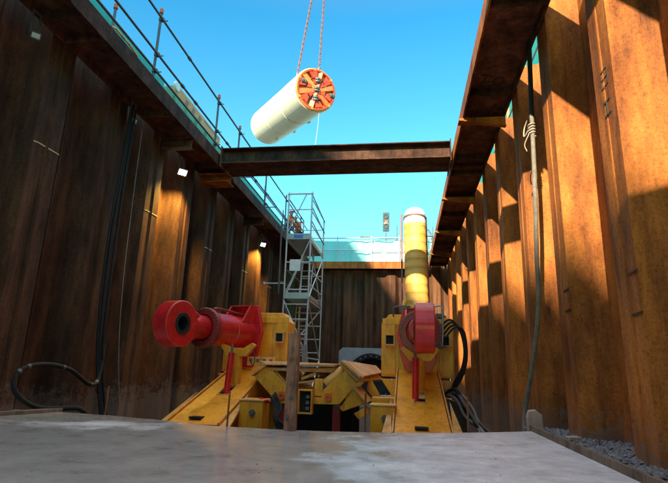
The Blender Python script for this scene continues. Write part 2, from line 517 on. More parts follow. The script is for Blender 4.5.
# gravel margin
struct(MB().bb(1.79, 2.75, -4.4, 8.4, -0.6, -0.03).build('gravel_bed', 'gravelm'))
gm = MB()
rs = random.Random(3)
for _ in range(3600):
    x = rs.uniform(1.80, 2.66); y = rs.uniform(2.5, 8.3)
    r = rs.uniform(0.008, 0.020) if rs.random() < .6 else rs.uniform(.02, .045)
    c = Vector((x, y, -0.03 + r * 0.4 + rs.uniform(0, .02)))
    ph = rs.uniform(0, 6)
    top = c + Vector((rs.uniform(-.3, .3) * r, rs.uniform(-.3, .3) * r, r * rs.uniform(.5, .9)))
    bot = c - Vector((0, 0, r * .6))
    ring = [c + Vector((math.cos(ph + a * 1.2566) * r * rs.uniform(.8, 1.3), math.sin(ph + a * 1.2566) * r * rs.uniform(.7, 1.2), rs.uniform(-.2, .2) * r)) for a in range(5)]
    gm.add(ring + [top, bot], [(a, (a + 1) % 5, 5) for a in range(5)] + [((a + 1) % 5, a, 6) for a in range(5)])
tag(gm.build('gravel', 'gravelm'), 'loose grey gravel along the foot of the right sheet piles', 'gravel', kind='stuff')
gr = MB()
for _ in range(70):
    x = rs.uniform(-5.2, 1.7); y = rs.uniform(2.6, 6.4)
    r = rs.uniform(0.002, 0.006)
    gr.box((x, y, r * .4), (r * 2, r * 1.5, r), rs.uniform(0, 3))
tag(gr.build('grit', 'gravelm'), 'scattered small grit on the concrete slab', 'grit', kind='stuff')
# edge board
bd = MB()
bd.beam((1.77, -4.4, 0.0), (1.765, 7.85, 0.012), 0.035, 0.13)
tag(bd.build('edge_board', 'board', bevel=0.004), 'long dusty shutter board between the concrete slab and the gravel', 'board')
bl = MB()
bl.beam((-6.0, 5.2, 0.02), (-5.3, 7.5, 0.02), 0.14, 0.06)
tag(bl.build('timber_board', 'board', bevel=0.004), 'dusty timber board lying at the foot of the left wall', 'board')

# ---------------------------------------------------------------- sheet piles
def pile_mesh(kind):
    """profile: (s along the wall, n into the ground), flange at n=0 facing the pit, clutches as small beads"""
    if kind == 'rust_r':        # broad deep pans
        hp, w, d, b = 1.02, .25, .43, .008
    elif kind == 'rust_b':
        hp, w, d, b = .60, .20, .22, -.02
    else:
        hp, w, d, b = .90, .31, .45, -.03
    pr = [(-hp, d), (-w - .18, d), (-w, 0.0), (-.03, 0.0), (-.022, b * .7), (-.004, b), (0.0, -.003), (0.004, b), (.022, b * .7), (.03, 0.0), (w, 0.0), (w + .18, d), (hp - .035, d), (hp - .03, d - .02), (hp, d - .024)]
    return pr, .016
def sheet_pile(origin, sdir, ndir, z0, z1, mat, label, group, cat='sheet pile', extra=None):
    sdir = Vector(sdir); ndir = Vector(ndir); o = Vector(origin)
    pr, t = pile_mesh(mat)
    mb = MB()
    n = len(pr)
    rr = random.Random(label)
    zz1 = z1 + rr.uniform(-.05, .05)
    for a in range(n - 1):
        p, q = pr[a], pr[a + 1]
        P = [o + sdir * p[0] + ndir * p[1], o + sdir * q[0] + ndir * q[1]]
        e = ndir * t
        P0 = [Vector((v.x, v.y, z0)) for v in P]; P1 = [Vector((v.x, v.y, zz1)) for v in P]
        mb.add([P0[0], P0[1], P1[1], P1[0]], [(0, 1, 2, 3)])
        mb.add([P0[0] + e, P0[1] + e, P1[1] + e, P1[0] + e], [(3, 2, 1, 0)])
        mb.add([P1[0], P1[1], P1[1] + e, P1[0] + e], [(0, 1, 2, 3)])
    ob = mb.build('sheet_pile', mat, origin=(o.x, o.y, z0))
    if mat != 'rust_b':
        for sg in (-1,):
            c0 = Vector((o.x, o.y, zz1 - .30)) + sdir * (sg * .16) - ndir * .0015
            MB().cyl(c0, c0 + ndir * .001, .035, n=18).build('lifting_hole', 'black', ob)
    return tag(ob, label, cat, group)

LP = []
ks = list(range(-6, 12))
cents = [7.0 + 1.8 * k for k in ks if 7.0 + 1.8 * k < 26.4]
for i, y in enumerate(cents):
    n = len(cents) - i
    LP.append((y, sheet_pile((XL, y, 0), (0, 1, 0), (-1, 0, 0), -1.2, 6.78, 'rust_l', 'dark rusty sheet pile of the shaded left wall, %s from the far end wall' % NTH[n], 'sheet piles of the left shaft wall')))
RP = []
cents = [7.33 + 2.04 * k for k in range(-5, 10) if 7.33 + 2.04 * k < 26.6]
for i, y in enumerate(cents):
    n = len(cents) - i
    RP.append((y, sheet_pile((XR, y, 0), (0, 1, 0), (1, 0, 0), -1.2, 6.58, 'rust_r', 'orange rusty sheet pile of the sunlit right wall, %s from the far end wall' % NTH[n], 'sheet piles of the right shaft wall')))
for i in range(7):
    x = -5.5 + 1.2 * i
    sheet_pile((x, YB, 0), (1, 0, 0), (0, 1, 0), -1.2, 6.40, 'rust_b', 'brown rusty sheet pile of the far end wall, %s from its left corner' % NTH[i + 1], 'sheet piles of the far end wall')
# chalk level marks on some left piles (lines drawn on the steel)
for y, o in LP:
    k = round((y - 7.0) / 1.8)
    if k in (0, 2, 4, 6, 8):
        m = MB()
        z = 4.22
        m.beam((XL + .006, y - .20, z), (XL + .006, y + .31, z + 0.01), 0.006, 0.022)
        m.beam((XL + .006, y - .30, z - .02), (XL + .006, y - .20, z), 0.006, 0.02)
        m.beam((XL - .006, y + .325, z + .01), (XL - .13, y + .39, z + 0.03), 0.008, 0.016)
        c = m.build('chalk_line', 'chalk', o)
# pen marks on the near right pile's flange
for y, o in RP:
    k = round((y - 7.33) / 2.04)
    if k == -1:
        m = MB()
        X = XR - .004
        def st(a, b, w=.014):
            m.beam((X, a[0], a[1]), (X, b[0], b[1]), .004, w)
        a0, b0 = y + .05, y - .12
        # box with a middle stroke, and a heavy H lying on its side below it
        for p_, q_ in (((a0, 3.86), (a0, 4.06)), ((b0, 3.86), (b0, 4.06)), ((a0, 4.06), (b0, 4.06)), ((a0, 3.86), (b0, 3.86)), ((a0, 3.96), (b0, 3.96))):
            st(p_, q_, .010)
        for p_, q_ in (((a0, 3.68), (b0, 3.68)), ((a0, 3.52), (b0, 3.52)), (((a0 + b0) / 2, 3.52), ((a0 + b0) / 2, 3.68))):
            st(p_, q_, .022)
        m.build('pen_mark', 'mark', o)
    if k in (-1, 0, -2):
        for z in ((1.75, 1.35) if k == -1 else (1.9, 1.62)):
            MB().beam((XR - .008, y - .27, z + .01), (XR - .008, y - .06, z), .012, .02).build('weld_bead', 'waler', o)

# ---------------------------------------------------------------- walers (H beams on their side)
def waler(side, y0, y1, stiff, name, label):
    t = thing(name, ((-5.5 if side < 0 else 1.7), (y0 + y1) / 2, 6.15), label, 'waler beam', None)
    xi, xo = (-5.10, -5.90) if side < 0 else (1.27, 2.17)
    s = 1 if side < 0 else -1           # inner direction
    MB().bb(xi, xi - s * .035, y0, y1, 6.15, 6.50).build('flange', 'waler' if side < 0 else 'rust_r', t, 0.004)  # right inner flange takes the brighter rust, sunlight put into its colour
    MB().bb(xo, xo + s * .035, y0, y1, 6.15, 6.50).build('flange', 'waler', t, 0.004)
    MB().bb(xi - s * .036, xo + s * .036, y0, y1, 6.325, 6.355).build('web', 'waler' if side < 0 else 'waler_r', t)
    for y in stiff:
        MB().bb(xi - s * .037, xo + s * .037, y - .012, y + .012, 6.165, 6.323).build('stiffener', 'waler', t)
    return t
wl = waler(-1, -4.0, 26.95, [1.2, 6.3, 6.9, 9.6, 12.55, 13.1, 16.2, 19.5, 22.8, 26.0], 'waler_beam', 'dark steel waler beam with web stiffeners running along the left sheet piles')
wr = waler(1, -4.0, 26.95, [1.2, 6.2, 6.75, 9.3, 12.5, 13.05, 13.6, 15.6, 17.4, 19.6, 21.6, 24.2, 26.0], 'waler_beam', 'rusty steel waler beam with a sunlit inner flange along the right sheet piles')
# faint pen marks on the right waler web
m = MB()
def arc(cx, cy, r, z=6.320):
    p = [(cx + r * math.cos(a), cy + r * 1.3 * math.sin(a)) for a in [2 * PI * i / 16 for i in range(17)]]
    for a, b in zip(p, p[1:]):
        m.beam((a[0], a[1], z), (b[0], b[1], z), .03, .004)
arc(1.85, 9.05, .10)
for a, b in (((1.50, 9.05), (1.74, 9.05)), ((1.52, 9.25), (1.58, 8.9)), ((1.48, 10.2), (1.48, 10.5)), ((1.48, 10.5), (1.85, 10.45)), ((1.85, 10.45), (1.86, 10.2)), ((1.60, 10.15), (1.60, 10.45)), ((1.45, 10.75), (1.82, 10.7)), ((1.5, 8.8), (1.7, 8.85))):
    m.beam((a[0], a[1], 6.320), (b[0], b[1], 6.320), .03, .004)
m.build('pen_mark', 'mark', wr)
# end waler
t = thing('waler_beam', (-1.9, 26.7, 6.1), 'steel waler beam across the far end wall, its right part sunlit', 'waler beam')
MB().bb(-5.06, 1.23, 26.40, 26.435, 6.08, 6.47).build('flange', 'rust_r', t, 0.004)  # orange rust here carries the sunlit tone in the colour
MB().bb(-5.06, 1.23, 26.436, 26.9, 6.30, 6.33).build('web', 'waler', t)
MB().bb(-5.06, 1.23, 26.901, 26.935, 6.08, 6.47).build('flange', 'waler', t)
for x in (-3.5, -1.9, -.3):
    MB().bb(x - .012, x + .012, 26.437, 26.9, 6.1, 6.298).build('stiffener', 'waler', t)

def strut(yc, label):
    t = thing('cross_strut', (-1.9, yc, 6.2), label, 'strut beam', 'cross struts')
    for dy in (-.29, .29):
        y = yc + dy
        MB().bb(-5.06, 1.23, y - .22, y + .22, 6.64, 6.67).build('flange', 'waler', t, .003)
        MB().bb(-5.06, 1.23, y - .22, y + .22, 6.21, 6.24).build('flange', 'waler', t, .003)
        MB().bb(-5.06, 1.23, y - .01, y + .01, 6.241, 6.639).build('web', 'waler', t)
    for x in (-5.045, 1.215):
        MB().bb(x - .012, x + .012, yc - .55, yc + .55, 6.10, 6.72).build('end_plate', 'waler', t, .003)
    return t
strut(12.85, 'rusty twin steel strut beam spanning between the walers in front of the far end')
strut(5.35, 'steel strut beam overhead just above the top of the view')
# brackets below the waler
def bracket(y, w, label, m='waler', dx=.75):
    o = MB()
    o.bb(-5.95, -5.95 + dx, y - w / 2, y + w / 2, 6.12, 6.145)
    o.bb(-5.95, -5.95 + dx, y - .01, y + .01, 5.92, 6.118)
    o.bb(-5.95, -5.95 + dx, y - w / 2, y + w / 2, 5.895, 5.918)
    tag(o.build('beam_bracket', m, bevel=.003), label, 'bracket', 'brackets under the left waler')
bracket(10.7, .2, 'dark steel bracket under the left waler before the strut beam', dx=.8)
bracket(13.15, .55, 'pale rusty steel bracket under the left waler right below the strut end', 'rust_r', .95)
bracket(17.3, .2, 'dark steel bracket under the left waler behind the strut beam')

for y, lab in ((10.15, 'rusty angle bracket under the right waler nearest to the viewer'), (15.3, 'rusty angle bracket under the right waler just behind the strut beam'), (19.2, 'rusty angle bracket under the right waler, second behind the strut beam'), (23.0, 'rusty angle bracket under the right waler, closest to the far end')):
    o = MB()
    o.prism([(2.17, y, 6.145), (1.20, y, 6.145), (1.20, y, 6.09), (2.17, y, 5.93)], (0, .02, 0))
    o.prism([(1.20, y + .021, 6.145), (2.17, y + .021, 6.145), (2.17, y + .021, 6.125), (1.20, y + .021, 6.125)], (0, .30, 0))
    o.prism([(1.19, y - .05, 6.085), (2.17, y - .05, 5.925), (2.17, y - .05, 5.905), (1.19, y - .05, 6.065)], (0, .12, 0))
    tag(o.build('beam_bracket', 'rust_r', bevel=.003), lab, 'bracket', 'brackets under the right waler')

# ---------------------------------------------------------------- floodlights
def flood(y, x, lit, label, tilt=35, z=5.62):
    q = .74 if lit else .42
    t = thing('floodlight', (x, y, z), label, 'floodlight', 'LED floodlights on the left wall')
    rot = Matrix.Rotation(R(-42), 3, 'Z') @ Matrix.Rotation(R(tilt), 3, 'Y')   # faces down-ish and into the pit
    c = Vector((x, y, z))
    h = MB(); h.box(c, (.06, .36 * q, .27 * q), rot=rot)
    for k in range(5):
        h.box(c + rot @ Vector((-.045, (-.13 + k * .065) * q, 0)), (.03, .012, .22 * q), rot=rot)
    h.build('housing', 'grey', t, .006)
    p = MB(); p.box(c + rot @ Vector((.033, 0, 0)), (.006, .27 * q, .18 * q), rot=rot)
    p.build('light_panel', 'lit' if lit else 'white2', t)
    w_ = .19 * q
    b = MB(); b.beam((x - .03, y + w_, z), (x - .05, y + w_, z + .42), .02, .03); b.beam((x - .03, y - w_, z), (x - .05, y - w_, z + .42), .02, .03)
    b.beam((x - .05, y - w_ - .01, z + .42), (x - .05, y + w_ + .01, z + .42), .03, .02)
    b.build('bracket', 'grey', t)
    if lit:
        L = bpy.data.lights.new('flood_lamp', 'SPOT')
        L.energy = 330; L.color = (1.0, .66, .14); L.spot_size = R(125); L.spot_blend = .8; L.shadow_soft_size = .08
        lo = bpy.data.objects.new('flood_lamp', L); COL.objects.link(lo)
        lo.parent = t
        lo.location = (0.12, 0.05, -.12)
        lo.rotation_euler = Vector((.28, -.05, 1)).to_track_quat('Z', 'Y').to_euler()
    return t
flood(11.5, -5.72, True, 'lit LED floodlight under the left waler near the strut beam')
flood(19.2, -5.72, True, 'smaller looking lit LED floodlight deeper along the left wall, left of the scaffold tower')
flood(6.15, -5.78, False, 'unlit floodlight under the left waler in the top left corner', z=5.75)
flood(9.15, -5.80, False, 'unlit small lamp above the black cables on the left wall', z=5.85)

# ---------------------------------------------------------------- cables and hoses
t = thing('cable_bundle', (-5.8, 9.2, 0), 'bundle of black cables hanging down the left wall from the waler', 'cable')
for j, (dy, dx, r) in enumerate(((0, 0, .032), (.085, .02, .028), (-.07, .01, .022))):
    p = spline([(-5.80 + dx, 9.06 + dy, 6.1), (-5.78 + dx, 8.98 + dy, 4.8), (-5.74 + dx, 8.86 + dy * 1.6, 3.2), (-5.72 + dx, 8.88 + dy * 1.3, 1.6), (-5.70 + dx, 9.02 + dy, .6), (-5.55 + dx, 9.25 + dy, -.6)])
    MB().tube(p, r, 10).build('cable', 'black', t)
p = spline([(-5.75, 9.15, 1.1), (-5.65, 8.95, .45), (-5.6, 8.6, .38), (-5.65, 8.1, .62), (-5.68, 7.5, .70), (-5.7, 7.05, .62), (-5.68, 6.90, .42), (-5.62, 7.0, .22), (-5.5, 7.25, .07), (-5.3, 7.5, .04), (-5.1, 7.7, .03), (-4.9, 7.9, -.2)])
mb = MB().tube(p, .036, 12)
o = tag(mb.build('hose_loop', 'black'), 'thick black hose looping out from the left wall onto the slab edge', 'hose')
ORI[o.name] = o.location.copy()
for i in (9, 14, 26, 37, 41):
    MB().cyl(p[i], p[i] + (p[i + 1] - p[i]).normalized() * .05, .040, n=12).build('clip', 'grey', o)
p = spline([(-5.86, 9.62, 5.9), (-5.84, 9.6, 4), (-5.82, 9.62, 2.4), (-5.82, 9.8, 1), (-5.8, 10.1, -.2)])
tag(MB().tube(p, .008, 6).build('wire', 'hose'), 'thin grey wire hanging beside the black cables on the left wall', 'wire')

p = spline([(2.12, 7.86, 5.5), (2.10, 7.86, 5.0), (2.08, 7.84, 4.3), (2.07, 7.90, 3.5), (2.08, 8.1, 2.6), (2.10, 8.3, 1.8), (2.04, 8.65, .95), (1.95, 8.9, .3), (1.88, 8.8, -.1), (1.9, 8.6, -.5)])
hz = thing('hanging_hose', (2.1, 8.3, 0), 'pale dusty hose hanging down the right wall with knotted rope', 'hose')
MB().tube(p, .036, 12).build('hose', 'hosedk', hz)
MB().tube(spline([(2.15, 7.87, 6.3), (2.13, 7.86, 5.8), (2.11, 7.86, 5.2), (2.10, 7.86, 4.9)]), .040, 12).build('sleeve', 'black', hz)
rp = MB()
for k in range(4):
    c = Vector((2.08, 7.85, 4.55 + .05 * k))
    rp.tube([c + Vector((.055 * math.cos(a), .055 * math.sin(a), 0.01 * a)) for a in [2 * PI * i / 10 for i in range(11)]], .010, 6)
rp.tube(spline([(2.05, 7.86, 4.7), (2.0, 8.02, 4.62), (2.02, 8.08, 4.78), (2.05, 7.98, 4.9)]), .012, 6)
rp.tube(spline([(2.04, 7.82, 4.6), (1.98, 7.95, 4.45), (2.02, 8.0, 4.35)]), .010, 6)
rp.build('rope', 'stoneblk', hz)
# leaning block
o = MB(); o.prism([(1.76, 8.02, -.05), (1.99, 8.02, -.05), (1.985, 8.05, .20), (1.90, 8.06, .265), (1.80, 8.06, .25), (1.765, 8.05, .16)], (0, .09, .01))
tag(o.build('concrete_block', 'stoneblk', bevel=.015), 'pale rounded concrete block standing at the corner of the slab', 'block')
o = MB(); o.box((2.05, 6.9, 0.02), (.16, .10, .05), .3)
tag(o.build('stone', 'stoneblk', bevel=.012), 'flat pale stone lying on the gravel against a right pile', 'stone')

# ---------------------------------------------------------------- timber post
o = MB()
o.add([(-1.50, 6.44, -.2), (-1.355, 6.44, -.2), (-1.355, 6.58, -.2), (-1.50, 6.58, -.2), (-1.495, 6.44, 1.19), (-1.355, 6.44, 1.22), (-1.355, 6.57, 1.22), (-1.495, 6.57, 1.18)],
      [(3, 2, 1, 0), (4, 5, 6, 7), (0, 1, 5, 4), (1, 2, 6, 5), (2, 3, 7, 6), (3, 0, 4, 7)])
tp = tag(o.build('timber_post', 'wood', bevel=.008), 'upright red brown timber post at the slab edge in front of the yellow cradle', 'post')
ORI[tp.name] = tp.location.copy()
for z, x in ((.05, -1.39), (.17, -1.46), (.40, -1.43)):
    MB().cyl((x, 6.455, z), (x, 6.425, z), .022, n=10).build('bolt', 'dsteel', tp)

# ---------------------------------------------------------------- jacks
def T(x, y, yaw):
    return Matrix.Translation((x, y, 0)) @ Matrix.Rotation(yaw, 4, 'Z')

def jack(px_, py_, yaw, label, lugs=True):
    """local: axis along -Y from the trunnion plate at origin (y=0)"""
    X = T(px_, py_, yaw)
    t = thing('hydraulic_jack', X @ Vector((0, 0, 1.38)), label, 'hydraulic jack', 'hydraulic jacks')
    z = 1.38
    ax = (0, -1, 0)
    o = (0, 0, z)
    MB().lathe(o, ax, [(0, -.05), (.28, -.05), (.28, .45), (.291, .455), (.291, .50), (.28, .505), (.28, .93), (.292, .94), (.292, .97), (.28, .975), (.28, 1.10), (0, 1.10)], 48).build('barrel', 'red', t, xf=X, smooth=False, bevel=.002)
    co = MB().lathe(o, ax, [(.24, 1.09), (.335, 1.09), (.34, 1.10), (.34, 1.15), (.332, 1.17), (.235, 1.18), (.215, 1.15)], 48).build('collar', 'red2', t, xf=X)
    for k in range(32):
        b = MB()
        a = 2 * PI * k / 32
        c = Vector((.312 * math.cos(a), -1.16, z + .312 * math.sin(a)))
        b.cyl(c, c + Vector((0, -.03, 0)), .014, n=6).build('bolt', 'grey', co, xf=X)
    MB().lathe(o, ax, [(0, 1.0), (.20, 1.0), (.20, 1.45), (.185, 1.50), (.18, 1.62), (0, 1.62)], 32).build('rod', 'red', t, xf=X)
    # eye ring, axis lateral
    c = Vector((-.135 + .03, -1.86, z))
    er = MB().lathe(c, (1, 0, 0), [(.17, 0.0), (.345, 0.0), (.36, .015), (.36, .265), (.345, .28), (.17, .28)], 48, closed=True).build('eye_ring', 'red', t, xf=X)
    e = MB().lathe(c, (1, 0, 0), [(.115, -.012), (.169, -.012), (.169, .292), (.115, .292), (.125, .24), (.125, .06)], 40, closed=True)
    e.build('bearing', 'black', er, xf=X)
    nk = MB().prism([(-.09, -1.44, z - .19), (-.09, -1.44, z + .19), (-.09, -1.66, z + .28), (-.09, -1.66, z - .28)], (.24, 0, 0))
    nk.build('neck', 'red', t, xf=X, bevel=.02)
    # end plate with gussets
    ep = MB().prism([(-.28, .05, z - .50), (-.20, .05, z - .64), (.20, .05, z - .64), (.28, .05, z - .50), (.40, .05, z + .02), (.27, .05, z + .52), (-.27, .05, z + .52), (-.40, .05, z + .02)], (0, .07, 0))
    ep.build('end_plate', 'red', t, xf=X, bevel=.01)
    for gx in (-.24, .20):
        gs = MB().prism([(gx, .045, z + .15), (gx, .045, z + .50), (gx, -.12, z + .50), (gx, -.36, z + .18)], (.035, 0, 0))
        gs.build('gusset', 'red', t, xf=X, bevel=.004)
    MB().prism([(-.24, .045, z + .485), (.235, .045, z + .485), (.235, -.13, z + .485), (-.24, -.13, z + .485)], (0, 0, .02)).build('gusset', 'red', t, xf=X)
    p = MB().tube(spline([(.10, -1.02, z + .27), (.10, -.98, z + .34), (.11, -.5, z + .33), (.13, .02, z + .30)]), .018, 8)
    p.cyl((.10, -1.05, z + .31), (.10, -.97, z + .33), .035, n=10)
    p.build('oil_pipe', 'red2', t, xf=X)
    return t
jack(0.245, 9.30, 0, 'red hydraulic jack on the right yellow frame pointing its thin eye ring at the viewer')
jack(-3.05, 9.30, R(-17), 'red hydraulic jack on the left yellow frame, turned so its eye ring hole shows')

def push_frame(cx, yaw, by, mirror, label):
    X = T(cx, by, yaw)
    t = thing('jack_frame', X @ Vector((0, 0, ZB)), label, 'jacking frame', 'yellow jacking frames')
    s = mirror
    # back block with chamfered corners, window and pocket
    bk = MB().prism([(-.66, .28, .66), (.66, .28, .66), (.66, .28, 1.62), (.52, .28, 1.80), (-.52, .28, 1.80), (-.66, .28, 1.62)], (0, .42, 0))
    bk = bk.build('back_block', 'yellow', t, xf=X, bevel=.012)
    fr = MB()
    fr.bb(-.64, -.40, .245, .279, .70, 1.60); fr.bb(.40, .64, .245, .279, .70, 1.60)
    fr.bb(-.64, .64, .245, .279, 1.602, 1.72)
    fr.build('face_frame', 'yellow', bk, xf=X, bevel=.006)
    for sx in (-1, 1):
        x = sx * .50
        pk = MB()
        pk.bb(x - .09, x + .09, .12, .244, 1.40, 1.42); pk.bb(x - .09, x + .09, .12, .244, 1.22, 1.24)
        pk.bb(x - .09, x - .07, .12, .244, 1.241, 1.399); pk.bb(x + .07, x + .09, .12, .244, 1.241, 1.399)
        pk = pk.build('pin_pocket', 'yellow2', bk, xf=X)
        MB().bb(x - .065, x + .065, .20, .243, 1.245, 1.395).build('pin', 'black', bk, xf=X)
    # shoulders
    for sx in (-1, 1):
        sh = MB().prism([(sx * .66, .1, .62), (sx * .30, .1, .62), (sx * .30, .1, .30), (sx * .44, .1, .30)], (0, .5, 0))
        sh.build('shoulder', 'yellow', t, xf=X, bevel=.01)
    # raking plate with a slot: two halves around the slot
    yb, zb, yt, zt = -2.28, -.04, .26, .80
    def P(u, v, off=0.0):
        # u lateral, v 0..1 along the rake
        n = Vector((0, -(zt - zb), (yt - yb))).normalized()
        return Vector((u, yb + (yt - yb) * v, zb + (zt - zb) * v)) + n * off
    wb, wt = .37, .34
    def wid(v): return wb + (wt - wb) * v
    v0, v1, sw = .42, .58, .085
    rk = MB()
    th = -.03
    def slabp(a, b, c, d):
        q = [P(*a), P(*b), P(*c), P(*d)]
        q2 = [P(*a, th), P(*b, th), P(*c, th), P(*d, th)]
        rk.add(q + q2, [(0, 1, 2, 3), (7, 6, 5, 4), (0, 4, 5, 1), (1, 5, 6, 2), (2, 6, 7, 3), (3, 7, 4, 0)])
    slabp((-wid(0), 0), (wid(0), 0), (wid(v0), v0), (-wid(v0), v0))
    slabp((-wid(v0), v0), (-sw, v0), (-sw, v1), (-wid(v1), v1))
    slabp((sw, v0), (wid(v0), v0), (wid(v1), v1), (sw, v1))
    slabp((-wid(v1), v1), (wid(v1), v1), (wid(1), 1), (-wid(1), 1))
    rk = rk.build('rake_plate', 'yellow', t, xf=X)
    # slot rim
    rm = MB()
    pts = [P(sw * math.cos(a) * 1.15, (v0 + v1) / 2 + (v1 - v0) * .56 * math.sin(a), .004) for a in [2 * PI * i / 28 for i in range(29)]]
    pts = [P(math.copysign(min(abs(math.cos(a)) * 1.6, 1), math.cos(a)) * sw * 1.1, (v0 + v1) / 2 + (v1 - v0) * .56 * math.copysign(min(abs(math.sin(a)) * 1.3, 1), math.sin(a)), .004) for a in [2 * PI * i / 28 for i in range(29)]]
    rm.tube(pts, .012, 6)
    rm.build('slot_rim', 'yellow2', rk, xf=X)
    # side flanges of the rake
    for sx in (-1, 1):
        a, b = P(sx * (wb + .012), 0, .03), P(sx * (wt + .012), 1, .03)
        a2, b2 = P(sx * (wb + .012), 0, -.35), P(sx * (wt + .012), 1, -.45)
        MB().prism([a, b, b2, a2], (sx * .022, 0, 0)).build('rake_side', 'yellow', t, xf=X)
        # toe gusset
        MB().prism([(sx * (wb + .035), yb + .02, -.06), (sx * (wb + .17), yb + .05, -.06), (sx * (wt + .10), yb + 1.05, .34)], (0, .02, -.02)).build('toe_plate', 'yellow2', t, xf=X)
    MB().bb(-.10, .08, yb + .10, yb + .28, .02, .045).build('dirt_patch', 'black', rk, xf=X)
    # hanging small red cylinder + yellow prop under the jack
    MB().cyl((-.02 - .04 * s, -1.02, .98), (-.03 - .04 * s, -1.10, .22), .052, n=16).build('leg_cylinder', 'red', t, xf=X)
    MB().cyl((-.02 - .04 * s, -1.01, 1.12), (-.02 - .04 * s, -1.02, .98), .022, n=12).build('leg_rod', 'grey', t, xf=X)
    MB().cyl((.02 + .0 * s, -.72, .98), (.02 + .0 * s, -.72, .42), .085, n=20).cyl((.02, -.72, .44), (.02, -.72, .41), .13, n=20).build('prop', 'yellow', t, xf=X)
    sd = MB().prism([(-.30, -.80, 1.12), (-.25, -.80, 1.16), (-.10, -.80, 1.07), (.14, -.80, 1.07), (.29, -.80, 1.16), (.34, -.80, 1.12), (.19, -.80, .93), (-.15, -.80, .93)], (0, .12, 0))
    sd.build('saddle', 'yellow', t, xf=X, bevel=.006)
    # base box
    MB().bb(-.60, .60, .05, .66, ZB, .30).build('base_box', 'yellow', t, xf=X, bevel=.01)
    return t
pf_r = push_frame(0.225, 0, 9.30, 1, 'right yellow jacking frame with slotted raking plate under the end-on red jack')
pf_l = push_frame(-2.88, R(-2), 9.35, -1, 'left yellow jacking frame with slotted raking plate in front of the left wall')
# hydraulic hoses on the right frame
t = thing('hydraulic_hoses', (0.95, 9.4, .6), 'black hydraulic hoses and fittings curving beside the right red jack', 'hoses')
for k in range(4):
    r = .018
    MB().tube(spline([(.60 + .02 * k, 9.1, 1.52 - .08 * k), (.78 + .02 * k, 9.0, 1.66 - .05 * k), (.95 + .02 * k, 9.05, 1.48), (1.02 + .015 * k, 9.1, 1.15), (.98 + .02 * k, 9.2, .85), (.86 + .03 * k, 9.3, .62), (.80, 9.4, .4)]), r, 8).build('hose', 'black', t)
MB().tube(spline([(.50, 9.0, 1.88), (.62, 9.0, 1.90), (.66, 9.0, 1.82), (.66, 9.0, 1.5), (.64, 9.0, 1.2)]), .016, 8).build('pipe', 'steel', t)
for z in (1.72, 1.55, 1.38, 1.2):
    v = MB()
    v.box((.60, 9.05, z), (.12, .10, .09)); v.cyl((.60, 9.0, z), (.60, 8.93, z), .022, n=8); v.cyl((.66, 9.05, z), (.72, 9.05, z), .018, n=8)
    v.build('valve', 'grey', t, bevel=.006)
v = MB(); v.box((-.02, 8.98, 1.86), (.10, .08, .07)); v.cyl((-.12, 8.98, 1.88), (.1, 8.98, 1.88), .02, n=8); v.tube(spline([(-.1, 8.98, 1.88), (-.2, 9.0, 1.85), (-.2, 9.05, 1.7)]), .014, 6)
v.build('valve', 'grey', t)
# thin hoses & pegs at left rig
t = thing('hydraulic_hoses', (-2.35, 8.2, .6), 'thin black hoses drooping behind the left frame beside the cradle', 'hoses')
MB().tube(spline([(-2.55, 8.4, 1.05), (-2.48, 8.3, .9), (-2.52, 8.35, .78), (-2.6, 8.4, .9)]), .008, 6).build('hose', 'black', t)
for k in range(4):
    MB().tube(spline([(-2.14 + .03 * k, 8.1, .28 + .03 * k), (-2.02 + .035 * k, 8.0, .16), (-1.99 + .02 * k, 7.9, .0), (-1.93 + .05 * k, 7.9, -.16), (-1.85, 7.9, -.5)]), .016 + .004 * (k % 2), 8).build('hose', 'black', t)
MB().tube(spline([(-2.20, 7.8, .28), (-2.12, 7.75, .27), (-2.05, 7.8, .25)]), .03, 8).build('fitting', 'red', t)

# ---------------------------------------------------------------- central cradle
t = thing('pipe_cradle', (-1.6, 9.0, ZB), 'yellow steel pipe cradle with two upturned wings between the jacks', 'cradle')
def cr_plate(y, th, name, mat='yellow'):
    pr = [(-2.54, .60), (-2.11, .18), (-1.07, .20), (-.77, .57), (-.96, .77), (-1.34, .43), (-1.38, .30), (-1.62, .30), (-1.64, .42), (-1.93, .42), (-2.27, .76), (-2.38, .76)]
    MB().prism([(x, y, z) for x, z in pr], (0, th, 0)).build(name, mat, t, bevel=.006)
cr_plate(8.55, .04, 'front_plate')
cr_plate(10.3, .04, 'rear_plate', mat='yellow2')
def skew(a, b, c, d, th, name, mat, bev=.006):
    n = (Vector(b) - Vector(a)).cross(Vector(d) - Vector(a)).normalized() * th
    MB().prism([a, b, c, d], n).build(name, mat, t, bevel=bev)
skew((-2.57, 8.46, .60), (-2.30, 8.46, .80), (-2.22, 10.4, .82), (-2.50, 10.4, .64), .045, 'wing_edge', 'yellow2')
skew((-2.26, 8.6, .75), (-1.93, 8.6, .41), (-1.85, 10.2, .43), (-2.15, 10.2, .80), .03, 'inner_wing', 'yellow2')
